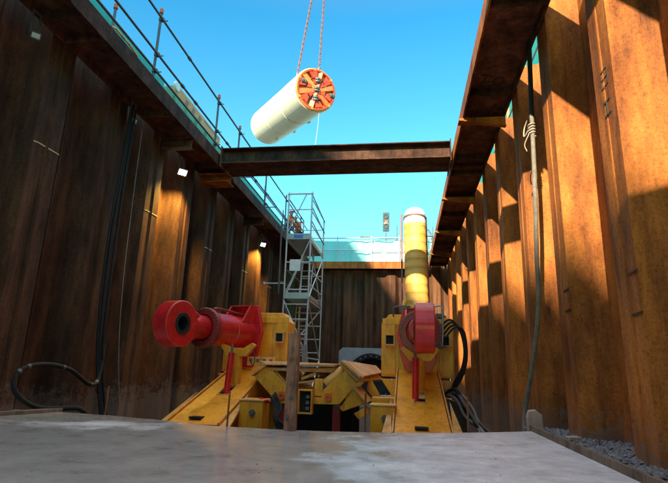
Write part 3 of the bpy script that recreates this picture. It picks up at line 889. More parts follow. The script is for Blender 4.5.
# loose dusty boards lying on the cradle
MB().prism([(-2.42, 8.42, .86), (-2.30, 8.42, .80), (-1.20, 8.7, .80), (-1.16, 8.7, .845)], (.02, 1.5, .02)).build('cover_board', 'dusty', t, bevel=.006)
MB().prism([(-2.30, 8.5, .755), (-2.25, 8.5, .71), (-1.22, 8.8, .70), (-1.18, 8.8, .78)], (.02, 1.5, .02)).build('cover_plate', 'dusty', t, bevel=.01)
skew((-1.82, 8.7, .50), (-1.38, 8.66, .56), (-1.32, 9.4, .60), (-1.82, 9.4, .56), .03, 'inner_deck', 'dusty')
skew((-1.75, 8.72, .56), (-1.50, 8.72, .66), (-1.46, 9.4, .66), (-1.75, 9.4, .70), .05, 'inner_deck', 'yellow2')
MB().bb(-1.50, -1.36, 8.57, 8.62, .32, .60).build('lock_plate', 'yellow', t, bevel=.006)
# right wing: box arm with dusty sloping top
MB().prism([(-1.10, 8.50, .86), (-.99, 8.50, .77), (-.80, 8.50, .575), (-.72, 8.50, .64), (-.78, 8.50, .70), (-1.02, 8.50, .90)], (.06, .035, 0)).build('wing_end', 'yellow2', t, bevel=.008)
skew((-1.06, 8.45, .885), (-.74, 8.45, .625), (-.46, 10.3, .70), (-.60, 10.3, .83), .04, 'wing_top', 'dusty')
MB().prism([(-1.10, 8.54, .84), (-.80, 8.54, .56), (-.72, 8.54, .60), (-1.03, 8.54, .87)], (.30, 1.7, .0)).build('wing_box', 'yellow', t, bevel=.01)
MB().cyl((-1.34, 8.72, .50), (-1.02, 8.80, .76), .095, n=20).build('rib_tube', 'yellow2', t)
for x in (-2.05, -1.26):
    e = MB(); e.lathe((x, 8.55, .30), (0, -1, 0), [(.024, 0), (.058, 0), (.058, .03), (.024, .03)], 20, closed=True)
    e.box((x, 8.538, .355), (.10, .022, .035))
    e.build('lifting_eye', 'orange', t)
bx = MB(); bx.bb(-1.74, -1.50, 8.40, 8.549, .40, .425); bx.bb(-1.74, -1.50, 8.40, 8.549, .04, .065); bx.bb(-1.525, -1.50, 8.40, 8.549, .066, .399); bx.bb(-1.74, -1.715, 8.40, 8.549, .066, .399)
vb = bx.build('valve_box', 'yellow', t, bevel=.004)
for z in (.13, .22, .31): MB().cyl((-1.58, 8.5, z), (-1.58, 8.42, z), .032, n=12).build('valve', 'grey', vb)
MB().bb(-1.71, -1.53, 8.50, 8.548, .07, .395).build('valve_plate', 'black', vb)
for x in (-2.02, -1.13):
    MB().bb(x - .06, x + .06, 8.62, 8.80, ZB, .17).build('leg', 'red2', t, bevel=.006)
    MB().bb(x - .06, x + .06, 10.1, 10.28, ZB, .17).build('leg', 'red2', t, bevel=.006)
MB().bb(-2.3, -.9, 10.4, 10.44, ZB, .35).build('dark_void_sheet', 'black', t)  # black sheets added to stand in for the dark void under the cradle
MB().bb(-2.14, -.93, 9.2, 9.24, ZB, .16).build('dark_void_sheet', 'black', t)
# leaning side plates
MB().prism([(-1.08, 8.60, .14), (-.84, 8.60, .46), (-.63, 8.60, .24), (-1.02, 8.60, .09)], (.05, .5, 0)).build('side_plate', 'yellow', t, bevel=.01)
MB().prism([(-.84, 8.50, .46), (-.63, 8.50, .235), (-.61, 8.50, .255), (-.81, 8.50, .49)], (.05, .6, 0)).build('side_plate', 'yellow2', t, bevel=.004)
MB().prism([(-.82, 8.45, .08), (-.64, 8.45, .18), (-.60, 8.45, .08), (-.74, 8.45, -.01)], (.02, .3, 0)).build('side_plate', 'yellow', t, bevel=.006)
MB().prism([(-.64, 9.3, .68), (-.42, 9.3, .30), (-.50, 9.3, .22), (-.68, 9.3, .42)], (0, .04, 0)).build('side_plate', 'yellow', t, bevel=.004)
# perforated rail left of the cradle
t = thing('perforated_bar', (-2.5, 9.0, .95), 'pale yellow bar with a row of red bolt holes on the left frame', 'steel bar')
MB().bb(-2.75, -2.25, 8.75, 8.80, .78, .93).build('bar', 'yellow2', t, bevel=.005)
for k in range(4): MB().box((-2.68 + k * .12, 8.745, .87), (.055, .012, .055)).build('bolt_hole', 'red2', t)
# ground boxes beside the cradle
for x0, x1, lab in ((-2.46, -2.10, 'squat yellow steel box on the shaft floor beside the left raking plate'), (-.50, -.14, 'squat yellow steel box on the shaft floor beside the right raking plate')):
    t = thing('steel_box', ((x0 + x1) / 2, 7.75, ZB), lab, 'steel box', 'yellow steel boxes')
    MB().bb(x0, x1, 7.6, 8.0, ZB, .26).build('body', 'yellow', t, bevel=.012)
    MB().bb(x0 - .012, x1 + .012, 7.585, 8.01, .262, .285).build('lid', 'yellow2', t, bevel=.004)
    c = ((x0 + x1) / 2 + .03, 7.6, .10)
    MB().cyl(c, (c[0], 7.57, c[2]), .05, n=6).cyl((c[0], 7.57, c[2]), (c[0], 7.55, c[2]), .028, n=10).build('bolt', 'grey', t)
o = MB().bb(-.55, -.12, 8.7, 9.0, ZB, .33)
tag(o.build('steel_beam', 'yellow', bevel=.01), 'short yellow beam end behind the right steel box', 'steel beam')
# rebar pegs
for x, y, h, lab in ((-2.42, 7.0, .42, 'thin rusty steel peg in the slab edge by the left raking plate'), (-.55, 7.3, .45, 'thin rusty steel peg in the slab edge left of the right raking plate'), (.84, 7.35, .45, 'thin rusty steel peg in the slab edge right of the right raking plate'), (-4.6, 7.6, .40, 'thin rusty steel peg at the left end of the slab edge')):
    tag(MB().cyl((x, y, -.1), (x + .004, y, h), .014, n=8).build('rebar_peg', 'rust_r'), lab, 'steel peg', 'rebar pegs')
# loose hose heap right of the frame
t = thing('hose_heap', (1.1, 8.8, -.3), 'tangle of grey and black hoses sagging right of the right frame', 'hoses')
rh = random.Random(5)
for k in range(9):
    a = rh.uniform(-.06, .06)
    MB().tube(spline([(.72 + a, 9.3, .46 + rh.uniform(-.1, .06)), (.90 + a, 9.1, .44 + rh.uniform(-.16, .04)), (1.04 + a + rh.uniform(-.05, .05), 8.9, .18 + rh.uniform(-.12, .08)), (1.18 + a, 8.7, -.06), (1.34 + a + rh.uniform(-.1, .1), 8.5, -.24), (1.5 + a, 8.4, -.5)]), rh.choice([.02, .026, .034]), 8).build('hose', ['hose', 'black', 'grey'][k % 3], t)
o = MB().prism([(.60, 9.3, ZB), (1.05, 9.3, ZB), (1.05, 9.3, .05), (.88, 9.3, .28), (.62, 9.3, .34)], (0, .35, 0))
tag(o.build('pump_unit', 'grey', bevel=.03), 'dark machine housing behind the tangle of hoses', 'pump')

# ---------------------------------------------------------------- headwall with tunnel eye
t = thing('headwall', (-1.8, 26.3, ZB), 'grey concrete headwall block with round tunnel opening at the far end', 'headwall')
hw = MB()
cx, cz, rr_ = -1.70, .42, 1.12
x0, x1, z0, z1 = -3.35, -.15, ZB, 1.88
N = 48
outer = []; inner = []
for i in range(N):
    a = 2 * PI * i / N
    c_, s_ = math.cos(a), math.sin(a)
    inner.append((cx + rr_ * c_, cz + rr_ * s_))
    k = 1e9
    if c_ > 1e-6: k = min(k, (x1 - cx) / c_)
    if c_ < -1e-6: k = min(k, (x0 - cx) / c_)
    if s_ > 1e-6: k = min(k, (z1 - cz) / s_)
    if s_ < -1e-6: k = min(k, (z0 - .2 - cz) / s_)
    outer.append((cx + k * c_, cz + k * s_))
vs = [(x, 26.0, z) for x, z in outer] + [(x, 26.0, z) for x, z in inner] + [(x, 26.9, z) for x, z in outer] + [(x, 26.9, z) for x, z in inner]
fs = []
for i in range(N):
    j = (i + 1) % N
    fs += [(i, j, N + j, N + i), (N + i, N + j, 3 * N + j, 3 * N + i), (2 * N + j, 2 * N + i, i, j)]
hw.add(vs, fs)
hw.build('wall', 'conc', t)
MB().lathe((cx, 26.02, cz), (0, -1, 0), [(.96, -.03), (1.20, -.03), (1.20, .05), (1.16, .05), (1.14, .12), (.96, .10)], 48, closed=True).build('seal_ring', 'black', t)
for k in range(24):
    a = 2 * PI * k / 24
    MB().box((cx + 1.06 * math.cos(a), 25.90, cz + 1.06 * math.sin(a)), (.05, .05, .05)).build('bolt', 'steel', t)
MB().lathe((cx, 26.1, cz), (0, 1, 0), [(.98, 0), (.95, 5)], 40).build('tunnel_lining', 'conc', t)
MB().lathe((cx, 26.85, cz), (0, 1, 0), [(0, 0), (.95, 0)], 40).build('tunnel_face', 'mud', t)
o = MB().bb(-1.0, -.1, 19.0, 19.6, ZB, -.35)
o.bb(-.9, -.25, 19.05, 19.5, -.349, -.1)
tag(o.build('machine_cabinet', 'conc', bevel=.03), 'grey machine cabinet low in front of the tunnel opening', 'cabinet')

# ---------------------------------------------------------------- ventilation duct
t = thing('ventilation_duct', (.45, 17.8, ZB), 'tall ribbed yellow ventilation duct standing behind the right jack, white bag at its top', 'duct')
def axis(z):  # the duct leans a little
    k = (6.3 - z) / 3.2
    return Vector((.36 + .10 * k + .015 * math.sin(z * 1.3), 17.8, z))
pts = [axis(z) for z in [ZB + i * (5.98 - ZB) / 300 for i in range(301)]]
def rfun(u):
    z = ZB + u * (5.98 - ZB)
    f = (z * 3.3) % 1.0
    return 1.0 - .045 * abs(math.sin(PI * z * 3.3)) ** .5 * 0 + .03 * math.sin(PI * f) - .01
MB().tube(pts, .40, 28, rf=rfun).build('duct_hose', 'duct', t)
rg = MB()
z = .4
while z < 5.95:
    c = axis(z)
    rg.lathe(c, (0, 0, 1), [(.388, -.008), (.408, -.007), (.408, .007), (.388, .008)], 28, closed=True)
    z += 1 / 3.3
rg.build('rib_ring', 'ribm', t)
MB().lathe(axis(5.98), (0, 0, 1), [(.40, 0), (.405, .10), (.375, .24), (.39, .30), (.37, .42), (.31, .54), (.20, .61), (.09, .64), (0, .65)], 28).build('bag', 'ductw', t, smooth=True)
c = axis(6.22)
MB().lathe(c, (0, .12, 1), [(.39, -.02), (.415, -.02), (.415, .03), (.39, .03)], 28, closed=True).build('strap', 'chain', t)
MB().cyl((-.06, 18.0, ZB), (-.10, 18.0, 6.45), .035, n=10).cyl((.86, 18.05, 3.0), (.80, 18.05, 6.35), .03, n=10).build('support_pole', 'chain', t)
MB().tube(spline([(.02, 17.8, 3.2), (-.03, 17.75, 3.0), (.0, 17.7, 2.7), (.05, 17.7, 2.5)]), .07, 12).build('side_pipe', 'duct', t)

# ---------------------------------------------------------------- scaffold tower
t = thing('scaffold_tower', (-3.65, 17.8, ZB), 'aluminium scaffold access tower with ladders against the left wall', 'scaffold')
xa, xb, ya, yb2 = -4.06, -3.22, 16.5, 19.2
for x, y in ((xa, ya), (xb, ya), (xa, yb2), (xb, yb2)):
    MB().cyl((x, y, ZB), (x, y, 6.85 if y == ya else 6.6), .030, n=10).build('standard', 'alu', t)
for y in (ya, yb2):
    zz = ZB + .35
    while zz < 6.7:
        MB().cyl((xa, y, zz), (xb, y, zz), .022, n=8).build('rung', 'alu', t)
        zz += .5 if zz < 3 else .95
MB().cyl((xa - .05, ya - .03, 6.78), (xb + .05, ya - .03, 6.78), .035, n=8).build('top_rail', 'white2', t)
for z in (1.1, 3.0, 3.55, 4.05, 5.05, 5.65, 6.15, 6.6):
    for x in (xa, xb):
        MB().cyl((x, ya, z), (x, yb2, z), .022, n=8).build('ledger', 'alu' if x == xb else 'dsteel', t)
for a, b in (((xa, ya, -.8), (xb, ya, 1.2)), ((xb, ya, 1.2), (xa, ya, 3.0)), ((xa, ya - .04, 3.1), (xb, ya - .04, 5.1)), ((xa, ya - .04, 5.3), (xb - .2, ya - .04, 6.75)),
             ((xb, ya, -.9), (xb, yb2, 1.1)), ((xb, yb2, 1.1), (xb, ya, 3.0)), ((xb, ya, 3.05), (xb, yb2, 5.0)), ((xb, yb2, 3.0), (xb, ya, 5.0)), ((xa, ya, 3.0), (xa, yb2, 5.0)), ((xa, yb2, 1.0), (xa, ya, 3.0)), ((xa, ya, 1.0), (xb, yb2, 3.0))):
    MB().cyl(a, b, .022, n=8).build('brace', 'alu', t)
for z in (3.05, 5.12):
    p = MB().bb(xa + .04, xb - .04, ya + .02, yb2 - .02, z, z + .05)
    for x in (xa + .03, xb - .03): p.bb(x - .012, x + .012, ya, yb2, z + .051, z + .19)
    p.bb(xa, xb, ya - .065, ya - .04, z - .02, z + .19)
    p.build('platform', 'steel', t, bevel=.004)
MB().bb(-3.80, -3.48, ya - .076, ya - .066, 5.15, 5.26).build('label_plate', paint('blue_label', (.05, .2, .6), (.05, .2, .6), .5, .1), t)
MB().bb(-3.90, -3.52, ya - .075, ya - .06, 3.98, 4.38).build('notice_board', 'white2', t, bevel=.02)
for z0_, z1_, y in ((-.9, 3.0, 17.2), (3.1, 5.3, 18.2)):
    ld = MB()
    for x in (-3.86, -3.46): ld.cyl((x, y - .3, z0_), (x, y + .5, z1_), .022, n=8)
    n = int((z1_ - z0_) / .28)
    for k in range(1, n):
        u = k / n; ld.cyl((-3.86, y - .3 + .8 * u, z0_ + (z1_ - z0_) * u), (-3.46, y - .3 + .8 * u, z0_ + (z1_ - z0_) * u), .015, n=6)
    ld.build('ladder', 'alu', t)
MB().cyl((-4.23, 16.4, 3.2), (-4.25, 16.4, 5.75), .028, n=8).cyl((-4.24, 16.4, 3.6), (xa, ya, 3.6), .02, n=8).cyl((-4.24, 16.4, 5.4), (xa, ya, 5.4), .02, n=8).build('outrigger_tube', 'dsteel', t)
MB().cyl((-4.75, 16.45, 3.55), (xa, 16.45, 3.55), .024, n=8).cyl((-4.75, 16.4, 3.50), (-4.75, 16.4, 3.60), .04, n=8).build('tie_tube', 'alu', t)
# handrails stepping down to the right side
for z in (5.65, 6.15, 6.6):
    MB().cyl((xb, ya, z + .15), (xb + .02, yb2 + .1, z - .05), .02, n=8).build('side_guardrail', 'dsteel', t)
# hose / clothes hung at the tower foot
o = MB().tube(spline([(-3.55, 16.3, .35), (-3.5, 16.25, 1.0), (-3.45, 16.2, 1.25), (-3.40, 16.25, 1.0), (-3.42, 16.3, .3), (-3.3, 16.3, -.3)]), .06, 10)
tag(o.build('red_hose', 'red'), 'red hose hung over the foot of the scaffold tower', 'hose')
o = MB()
for k in range(3):
    o.tube(spline([(-3.30 + .07 * k, 16.25, 1.5), (-3.24 + .07 * k, 16.2, .9), (-3.20 + .08 * k, 16.2, .3), (-3.1 + .08 * k, 16.3, -.6)]), .03, 8)
tag(o.build('grey_hose', 'hose'), 'grey hoses hanging beside the red hose at the tower foot', 'hose')

# ---------------------------------------------------------------- left edge guard rail
t = thing('guard_rail', (-5.4, 16, 6.5), 'grey scaffold tube guard rail with orange caps along the left waler', 'guard rail')
for y in (5.6, 9.0, 12.65, 14.6, 18.0, 21.4, 24.8):
    MB().cyl((-5.4, y, 6.5), (-5.4, y, 8.42), .030, n=10).build('post', 'dsteel', t)
    MB().cyl((-5.4, y, 8.421), (-5.4, y, 8.53), .046, .040, n=12).build('cap', 'orange', t)
    c = MB()
    for z in (8.25, 7.35, 6.95):
        c.box((-5.37, y, z), (.11, .09, .08)); c.cyl((-5.33, y + .05, z), (-5.25, y + .05, z), .014, n=6)
    c.build('coupler', 'dsteel', t, bevel=.01)
for y in (16.2, 19.6, 22.9):
    MB().cyl((-5.9, y, 6.5), (-5.9, y, 8.3), .026, n=10).build('back_post', 'dsteel', t)
    MB().cyl((-5.9, y, 8.1), (-5.37, y, 7.4), .022, n=8).build('back_brace', 'dsteel', t)
    MB().cyl((-5.9, y, 7.35), (-5.37, y, 7.35), .022, n=8).build('back_brace', 'dsteel', t)
MB().cyl((-5.87, 15, 7.9), (-5.87, 26, 7.9), .024, n=8).build('back_rail', 'dsteel', t)
for z, x in ((8.25, -5.345), (7.35, -5.345), (6.95, -5.345)):
    MB().cyl((x, 3.5, z), (x, 26.5, z), .026, n=10).build('rail', 'dsteel', t)
for y, z in ((10.4, 8.25), (16.9, 8.25), (10.2, 7.35), (13.4, 7.35), (11.0, 7.35), (16.5, 7.35)):
    MB().cyl((-5.345, y, z), (-5.345, y + .12, z), .040, n=10).build('rail_joint', 'dsteel', t)
# second post row with hoarding
t = thing('hoarding_post', (-6.0, 8.25, 6.5), 'lone scaffold post with an orange cap behind the left guard rail', 'post')
MB().cyl((-6.0, 8.25, 6.5), (-6.0, 8.25, 7.98), .03, n=10).build('tube', 'dsteel', t)
MB().cyl((-6.0, 8.25, 7.981), (-6.0, 8.25, 8.09), .046, .04, n=12).build('cap', 'orange', t)
t = thing('hoarding', (-6.7, 14, ZG), 'teal hoarding panels standing behind the left guard rail', 'hoarding')
for k in range(11):
    y = 3.0 + k * 2.2
    if 12.5 < y + 1 < 17.8: top = 7.9
    else: top = 8.55
    MB().bb(-6.72, -6.70, y + .01, y + 2.19, ZG, top).build('panel', 'teal', t)
    MB().cyl((-6.75, y, ZG), (-6.75, y, top), .03, n=8).build('post', 'steel', t)
# yellow tie / strap at the waler top
o = MB().tube(spline([(-5.12, 7.0, 6.52), (-5.16, 7.2, 6.62), (-5.1, 7.35, 6.55), (-5.14, 7.6, 6.60), (-5.12, 7.9, 6.53)]), .02, 6)
tag(o.build('strap', 'yellow'), 'yellow strap tangled on top of the left waler', 'strap')
# skip with pale beam
t = thing('waste_skip', (-7.6, 16.0, ZG), 'green steel skip on the ground behind the left guard rail', 'skip')
MB().prism([(-8.4, 13.2, ZG), (-7.3, 13.2, ZG), (-7.2, 13.0, 9.15), (-8.5, 13.0, 9.15)], (0, 5.6, 0)).build('body', 'green', t, bevel=.02)
rb = MB()
for k in range(7):
    y = 13.4 + k * .85
    rb.beam((-7.27, y, ZG + .05), (-7.17, y, 9.05), .08, .08)
rb.build('rib', 'green', t)
t = thing('steel_waling', (-7.5, 15.7, 9.2), 'pale orange slotted steel beam resting on the green skip', 'steel beam')
MB().bb(-7.72, -7.30, 13.7, 17.6, 9.16, 9.62).build('beam', 'tan', t, bevel=.02)
s_ = MB()
for k in range(3):
    y = 14.3 + k * .55
    s_.prism([(-7.296, y, 9.30), (-7.296, y + .22, 9.30), (-7.296, y + .30, 9.45), (-7.296, y + .12, 9.50)], (.006, 0, 0))
s_.bb(-7.299, -7.29, 15.95, 17.4, 9.50, 9.53); s_.bb(-7.299, -7.29, 15.95, 17.4, 9.24, 9.27)
s_.build('slot', 'chain', t)
MB().cyl((-7.33, 13.62, 9.52), (-7.25, 13.62, 9.52), .16, n=18).build('end_roller', 'white2', t)

# ---------------------------------------------------------------- far end railing
t = thing('guard_rail', (-1.5, 28.3, ZG), 'pale tube guard rail above the far end wall', 'guard rail')
for x in (-5.9, -3.9, -1.9, -.3, 1.3, 2.6):
    MB().cyl((x, 28.3, ZG), (x, 28.3, 8.4), .03, n=8).build('post', 'alu', t)
for z in (8.28, 7.55):
    MB().cyl((-6.4, 28.26, z), (3.2, 28.26, z - .02), .035, n=8).build('rail', 'alu', t)
t = thing('debris_sheet', (-1.5, 28.6, ZG), 'pale teal sheeting stretched behind the far end guard rail', 'sheeting')
mb = MB()
nx = 40
for i in range(nx):
    x0_ = -6.5 + i * .25; x1_ = x0_ + .25
    f = lambda x: 28.6 + .05 * math.sin(x * 5) + .03 * math.sin(x * 13)
    mb.add([(x0_, f(x0_), ZG), (x1_, f(x1_), ZG), (x1_, f(x1_), 8.2 + .03 * math.sin(x1_ * 2)), (x0_, f(x0_), 8.2 + .03 * math.sin(x0_ * 2))], [(0, 1, 2, 3)], 0, True)
mb.build('sheet', 'teal2', t)
MB().prism([(-2.05, 28.5, ZG), (-1.75, 28.5, 8.2), (-1.55, 28.5, 7.6), (-1.2, 28.5, 7.35), (-.9, 28.5, 7.5), (-.55, 28.5, 8.2), (-.1, 28.5, 8.2), (.1, 28.5, ZG)], (0, .012, 0)).build('white_fold', 'white2', t)
MB().tube([(x, 28.7, 8.42 + .06 * math.sin(x * 1.7)) for x in [-2.6 + i * .2 for i in range(28)]], .05, 8).build('rolled_edge', 'dsteel', t)
t = thing('signal_box', (-1.08, 29, ZG), 'dark upright signal box on a thin pole above the far end', 'signal')
MB().cyl((-1.08, 29, ZG), (-1.08, 29, 8.9), .03, n=8).build('pole', 'dsteel', t)
MB().bb(-1.27, -.89, 28.93, 29.07, 8.88, 10.05).build('housing', 'slate', t, bevel=.02)
for z, m_ in ((9.78, 'slate'), (9.46, 'chain'), (9.14, 'slate')):
    MB().lathe((-1.08, 28.93, z), (0, -1, 0), [(0, .01), (.10, .01), (.12, .0), (.12, .05), (.135, .05), (.135, 0)], 20).build('lens', m_, t)
MB().bb(-1.22, -.94, 28.915, 28.929, 9.34, 9.37).build('trim', 'steel', t)
o = MB().cyl((-.42, 28.8, ZG), (-.42, 28.8, 9.15), .03, n=8)
tag(o.build('short_pole', 'dsteel'), 'short grey pole between the signal box and the duct', 'pole')
rr2 = random.Random(9)
t = thing('wire_coil', (1.35, 28.0, ZG), 'coil of grey wire hung beyond the duct at the far end', 'wire coil')
for k in range(6):
    MB().tube([(1.3 + rr2.uniform(-.05, .05) + (.28 + rr2.uniform(-.05, .05)) * math.cos(a), 28.1 + .04 * k, 8.0 + (.75 + rr2.uniform(-.1, .1)) * math.sin(a)) for a in [2 * PI * i / 20 for i in range(21)]], .014, 6).build('wire', 'dsteel', t)
MB().cyl((1.62, 28.2, ZG), (1.62, 28.2, 8.9), .03, n=8).build('post', 'dsteel', t)

# ---------------------------------------------------------------- right side above the piles
t = thing('hoarding', (3.5, 14, ZG), 'teal hoarding seen through the gaps above the right piles', 'hoarding')
for k in range(13):
    y = -1.0 + k * 2.4
    MB().bb(3.5, 3.53, y + .01, y + 2.39, ZG, 10.0).build('panel', 'teal', t)
    MB().bb(3.42, 3.498, y - .04, y + .04, ZG, 9.9).build('post', 'tan', t)
t = thing('guard_rail', (3.0, 14, ZG), 'scaffold tube rail with couplers behind the right pile tops', 'guard rail')
for y in (4.4, 7.0, 9.6, 12.2, 14.8, 17.4, 20, 22.6):
    MB().cyl((2.98, y, ZG), (2.98, y, 7.9), .03, n=8).build('post', 'steel', t)
    c = MB()
    for z in (7.75, 7.2): c.box((2.95, y, z), (.11, .10, .09)); c.cyl((2.90, y + .05, z), (2.80, y + .05, z), .016, n=6)
    c.build('coupler', 'steel', t, bevel=.01)
for z in (7.75, 7.2):
    MB().cyl((2.92, 2, z), (2.92, 25, z), .026, n=8).build('rail', 'steel', t)

# ---------------------------------------------------------------- made-up building out of view, added to shade the shaft
t = thing('shade_caster', (-23, -50, ZG), 'made-up tall brick building, unseen behind and left of the viewer, added to shade the shaft', 'building')
MB().bb(-29, -17, -47.5, -6, ZG, 26.7).build('wall', 'brick', t)
MB().bb(-29.1, -16.95, -47.4, -5.9, 26.702, 26.82).build('roof', 'grey', t)
MB().bb(-29, -17, -115, -47.502, ZG, 28.5).build('wall', 'brick', t)
MB().bb(-29.1, -16.95, -115.1, -47.45, 28.502, 28.62).build('roof', 'grey', t)
for k in range(16):
    for z in (8.2, 11.4, 14.6, 17.8, 21.0):
        y = -84 + k * 4.7
        w = MB().bb(-17.0, -16.96, y, y + 2.0, z, z + 1.7).build('window', 'glass', t)

# ---------------------------------------------------------------- the hanging tunnel boring machine
FC = Vector((-4.75, 24.0, 15.53)); RC = Vector((-9.25, 30.3, 16.75))
AX = (FC - RC).normalized(); LN = (FC - RC).length
t = thing('tunnel_boring_machine', RC + (FC - RC) * .5 - Vector((0, 0, 1.0)), 'white cylindrical tunnel boring machine with red and orange cutter head hanging from chains', 'boring machine')
Rr = 1.22
Kf = 1.22 / 1.13
MB().lathe(RC, AX, [(0, .0), (1.0, .0), (1.16, .03), (Rr, .08), (Rr, LN * .36), (Rr - .018, LN * .361), (Rr - .018, LN * .366), (Rr, LN * .367), (Rr, LN * .68), (Rr - .03, LN * .683), (Rr - .03, LN * .70), (Rr + .012, LN * .703), (Rr + .012, LN - .08), (Rr, LN - .05), (Rr - .04, LN - .05), (Rr - .06, LN - .4), (0, LN - .4)], 64).build('shield', 'white', t)
ex, ey, ez = frame(AX)
if ey.z < 0: ex, ey = -ex, -ey
def hp(r, a, d): return FC + AX * d + (ex * math.cos(a) + ey * math.sin(a)) * (r * Kf)
MB().lathe(FC, AX, [(r * Kf, q) for r, q in [(0, -.12), (1.06, -.12), (1.06, -.06), (1.03, .02)]], 48).build('cutter_back', 'tbm_or', t)
MB().lathe(FC, AX, [(r * Kf, q) for r, q in [(.97, -.06), (1.10, -.06), (1.10, .03), (1.06, .07), (.97, .06)]], 48, closed=True).build('rim', 'tbm_or', t)
MB().lathe(FC, AX, [(r * Kf, q) for r, q in [(.97, .02), (1.04, .02), (1.04, .09), (.97, .09)]], 48, closed=True).build('rim_edge', 'tbm_red', t)
for k in range(6):
    a = k * PI / 3 + .35
    MB().beam(hp(.0, a, .01), hp(.98, a, .0), .13, .30).build('spoke', 'tbm_mid' if k != 2 else 'tbm_or', t, bevel=.012)
    for r0, r1, w0, w1, m_ in ((.30, .52, .30, .30, 'tbm_red'), (.60, .94, .24, .30, 'tbm_red')):
        b0 = a + PI / 6
        if r0 > .5: MB().prism([hp(.36, b0 + .25, .0), hp(.62, b0 + .12, .0), hp(.60, b0 + .42, .0)], AX * .045).build('muck_opening', 'black', t)
        MB().prism([hp(r0, b0 - w0 - .05, -.02), hp(r1, b0 - w1, -.02), hp(r1, b0 + w1 - .12, -.02), hp(r0, b0 + w0 - .16, -.02)], AX * .12).build('face_plate', m_, t, bevel=.01)
    MB().beam(hp(.55, a + .26, .02), hp(.95, a + .42, .02), .12, .12).build('wear_bar', 'tbm_red', t, bevel=.006)
up = ey
for c, di in ((hp(0, 0, .08), None), (FC + AX * .08 + ey * .52 + ex * .02, None), (FC + AX * .08 - ey * .52, None), (FC + AX * .06 - ex * .80 + ey * .26, 1), (FC + AX * .06 + ex * .95 - ey * .1, 1)):
    k_ = MB()
    a_, b_ = (ex, ey) if di is None else (ey, ex)
    rad = .16 if di is None else .14
    for o_ in (-.07, .07):
        k_.cyl(c + b_ * (o_ - .045), c + b_ * (o_ + .045), rad, n=18)
    k_.cyl(c - b_ * .18, c + b_ * .18, .07, n=12)
    k_.build('disc_cutter', 'grey', t)
for a in (.75, 1.75, 2.75, 3.75, 4.6, 5.6):
    k_ = MB(); c = hp(1.02, a, .05); k_.box(c, (.14, .14, .10), rot=Matrix((ex, ey, ez)).transposed()); k_.build('scraper', 'tbm_or', t, bevel=.01)
# lugs on the shield
def sh(dist, ang, r=Rr): return RC + AX * dist + (ex * math.cos(ang) + ey * math.sin(ang)) * r
for dd, an in ((LN * .70, -.9), (LN * .2, -1.4), (LN * .35, -.7)):
    c = sh(dd, an, Rr + .03)
    MB().box(c, (.10, .12, .28), rot=Matrix((ex, ey, ez)).transposed()).build('lug', 'white', t, bevel=.01)
# chains
def chain(p0, p1, label, gapd=.0, double=False):
    tt = thing('lifting_chain', p0, label, 'lifting chain', 'lifting chains of the boring machine')
    p0 = Vector(p0); p1 = Vector(p1)
    x, y, d = frame(p1 - p0)
    L_ = (p1 - p0).length
    lk = .17; n = int(L_ / lk)
    for off in ((-.06, .06) if double else (0,)):
        mb = MB()
        for i in range(n):
            c = p0 + d * (i + .5) * lk + x * off
            a_ = x if i % 2 else y
            ring = []
            for k in range(10):
                ang = 2 * PI * k / 10
                ring.append(c + d * (.105 * math.sin(ang)) + a_ * (.045 * math.cos(ang)))
            mb.tube(ring + [ring[0]], .018, 5)
        mb.build('chain', 'chain', tt)
    s = MB(); s.tube([p0 + x * .09 * math.cos(a) + d * .13 * math.sin(a) + d * -.05 for a in [2 * PI * i / 12 for i in range(13)]], .03, 6)
    s.cyl(p0 - d * .3, p0 - d * .1, .05, n=8)
    s.build('shackle', 'steel', tt)
top = Vector((-5.0, 24.9, 30.0))
A1 = sh(LN - .75, PI / 2 + .1, Rr + .22); A2 = sh(LN - 1.7, PI / 2 + .05, Rr + .22)
A1 = sh(LN - .35, PI / 2 - .15, Rr + .2)
chain(A1, A1 + Vector((.25, 0, 9.6)), 'twin lifting chain rising from the top of the machine beside its cutter head', double=True)
A2 = sh(LN - 1.25, PI / 2 + .55, Rr + .12)
chain(A2, A2 + Vector((1.25, 0, 10.0)), 'slanting lifting chain further back on the machine shield', double=True)
# tag line down to the tower
o = MB().tube(spline([sh(LN - .1, -1.25, Rr), (-4.12, 21.6, 11.8), (-3.85, 19.4, 9.3), (-3.62, 17.2, 6.9)]), .008, 5)
tag(o.build('tag_line', 'white2'), 'thin pale tag line from the hanging machine down to the scaffold tower', 'rope')

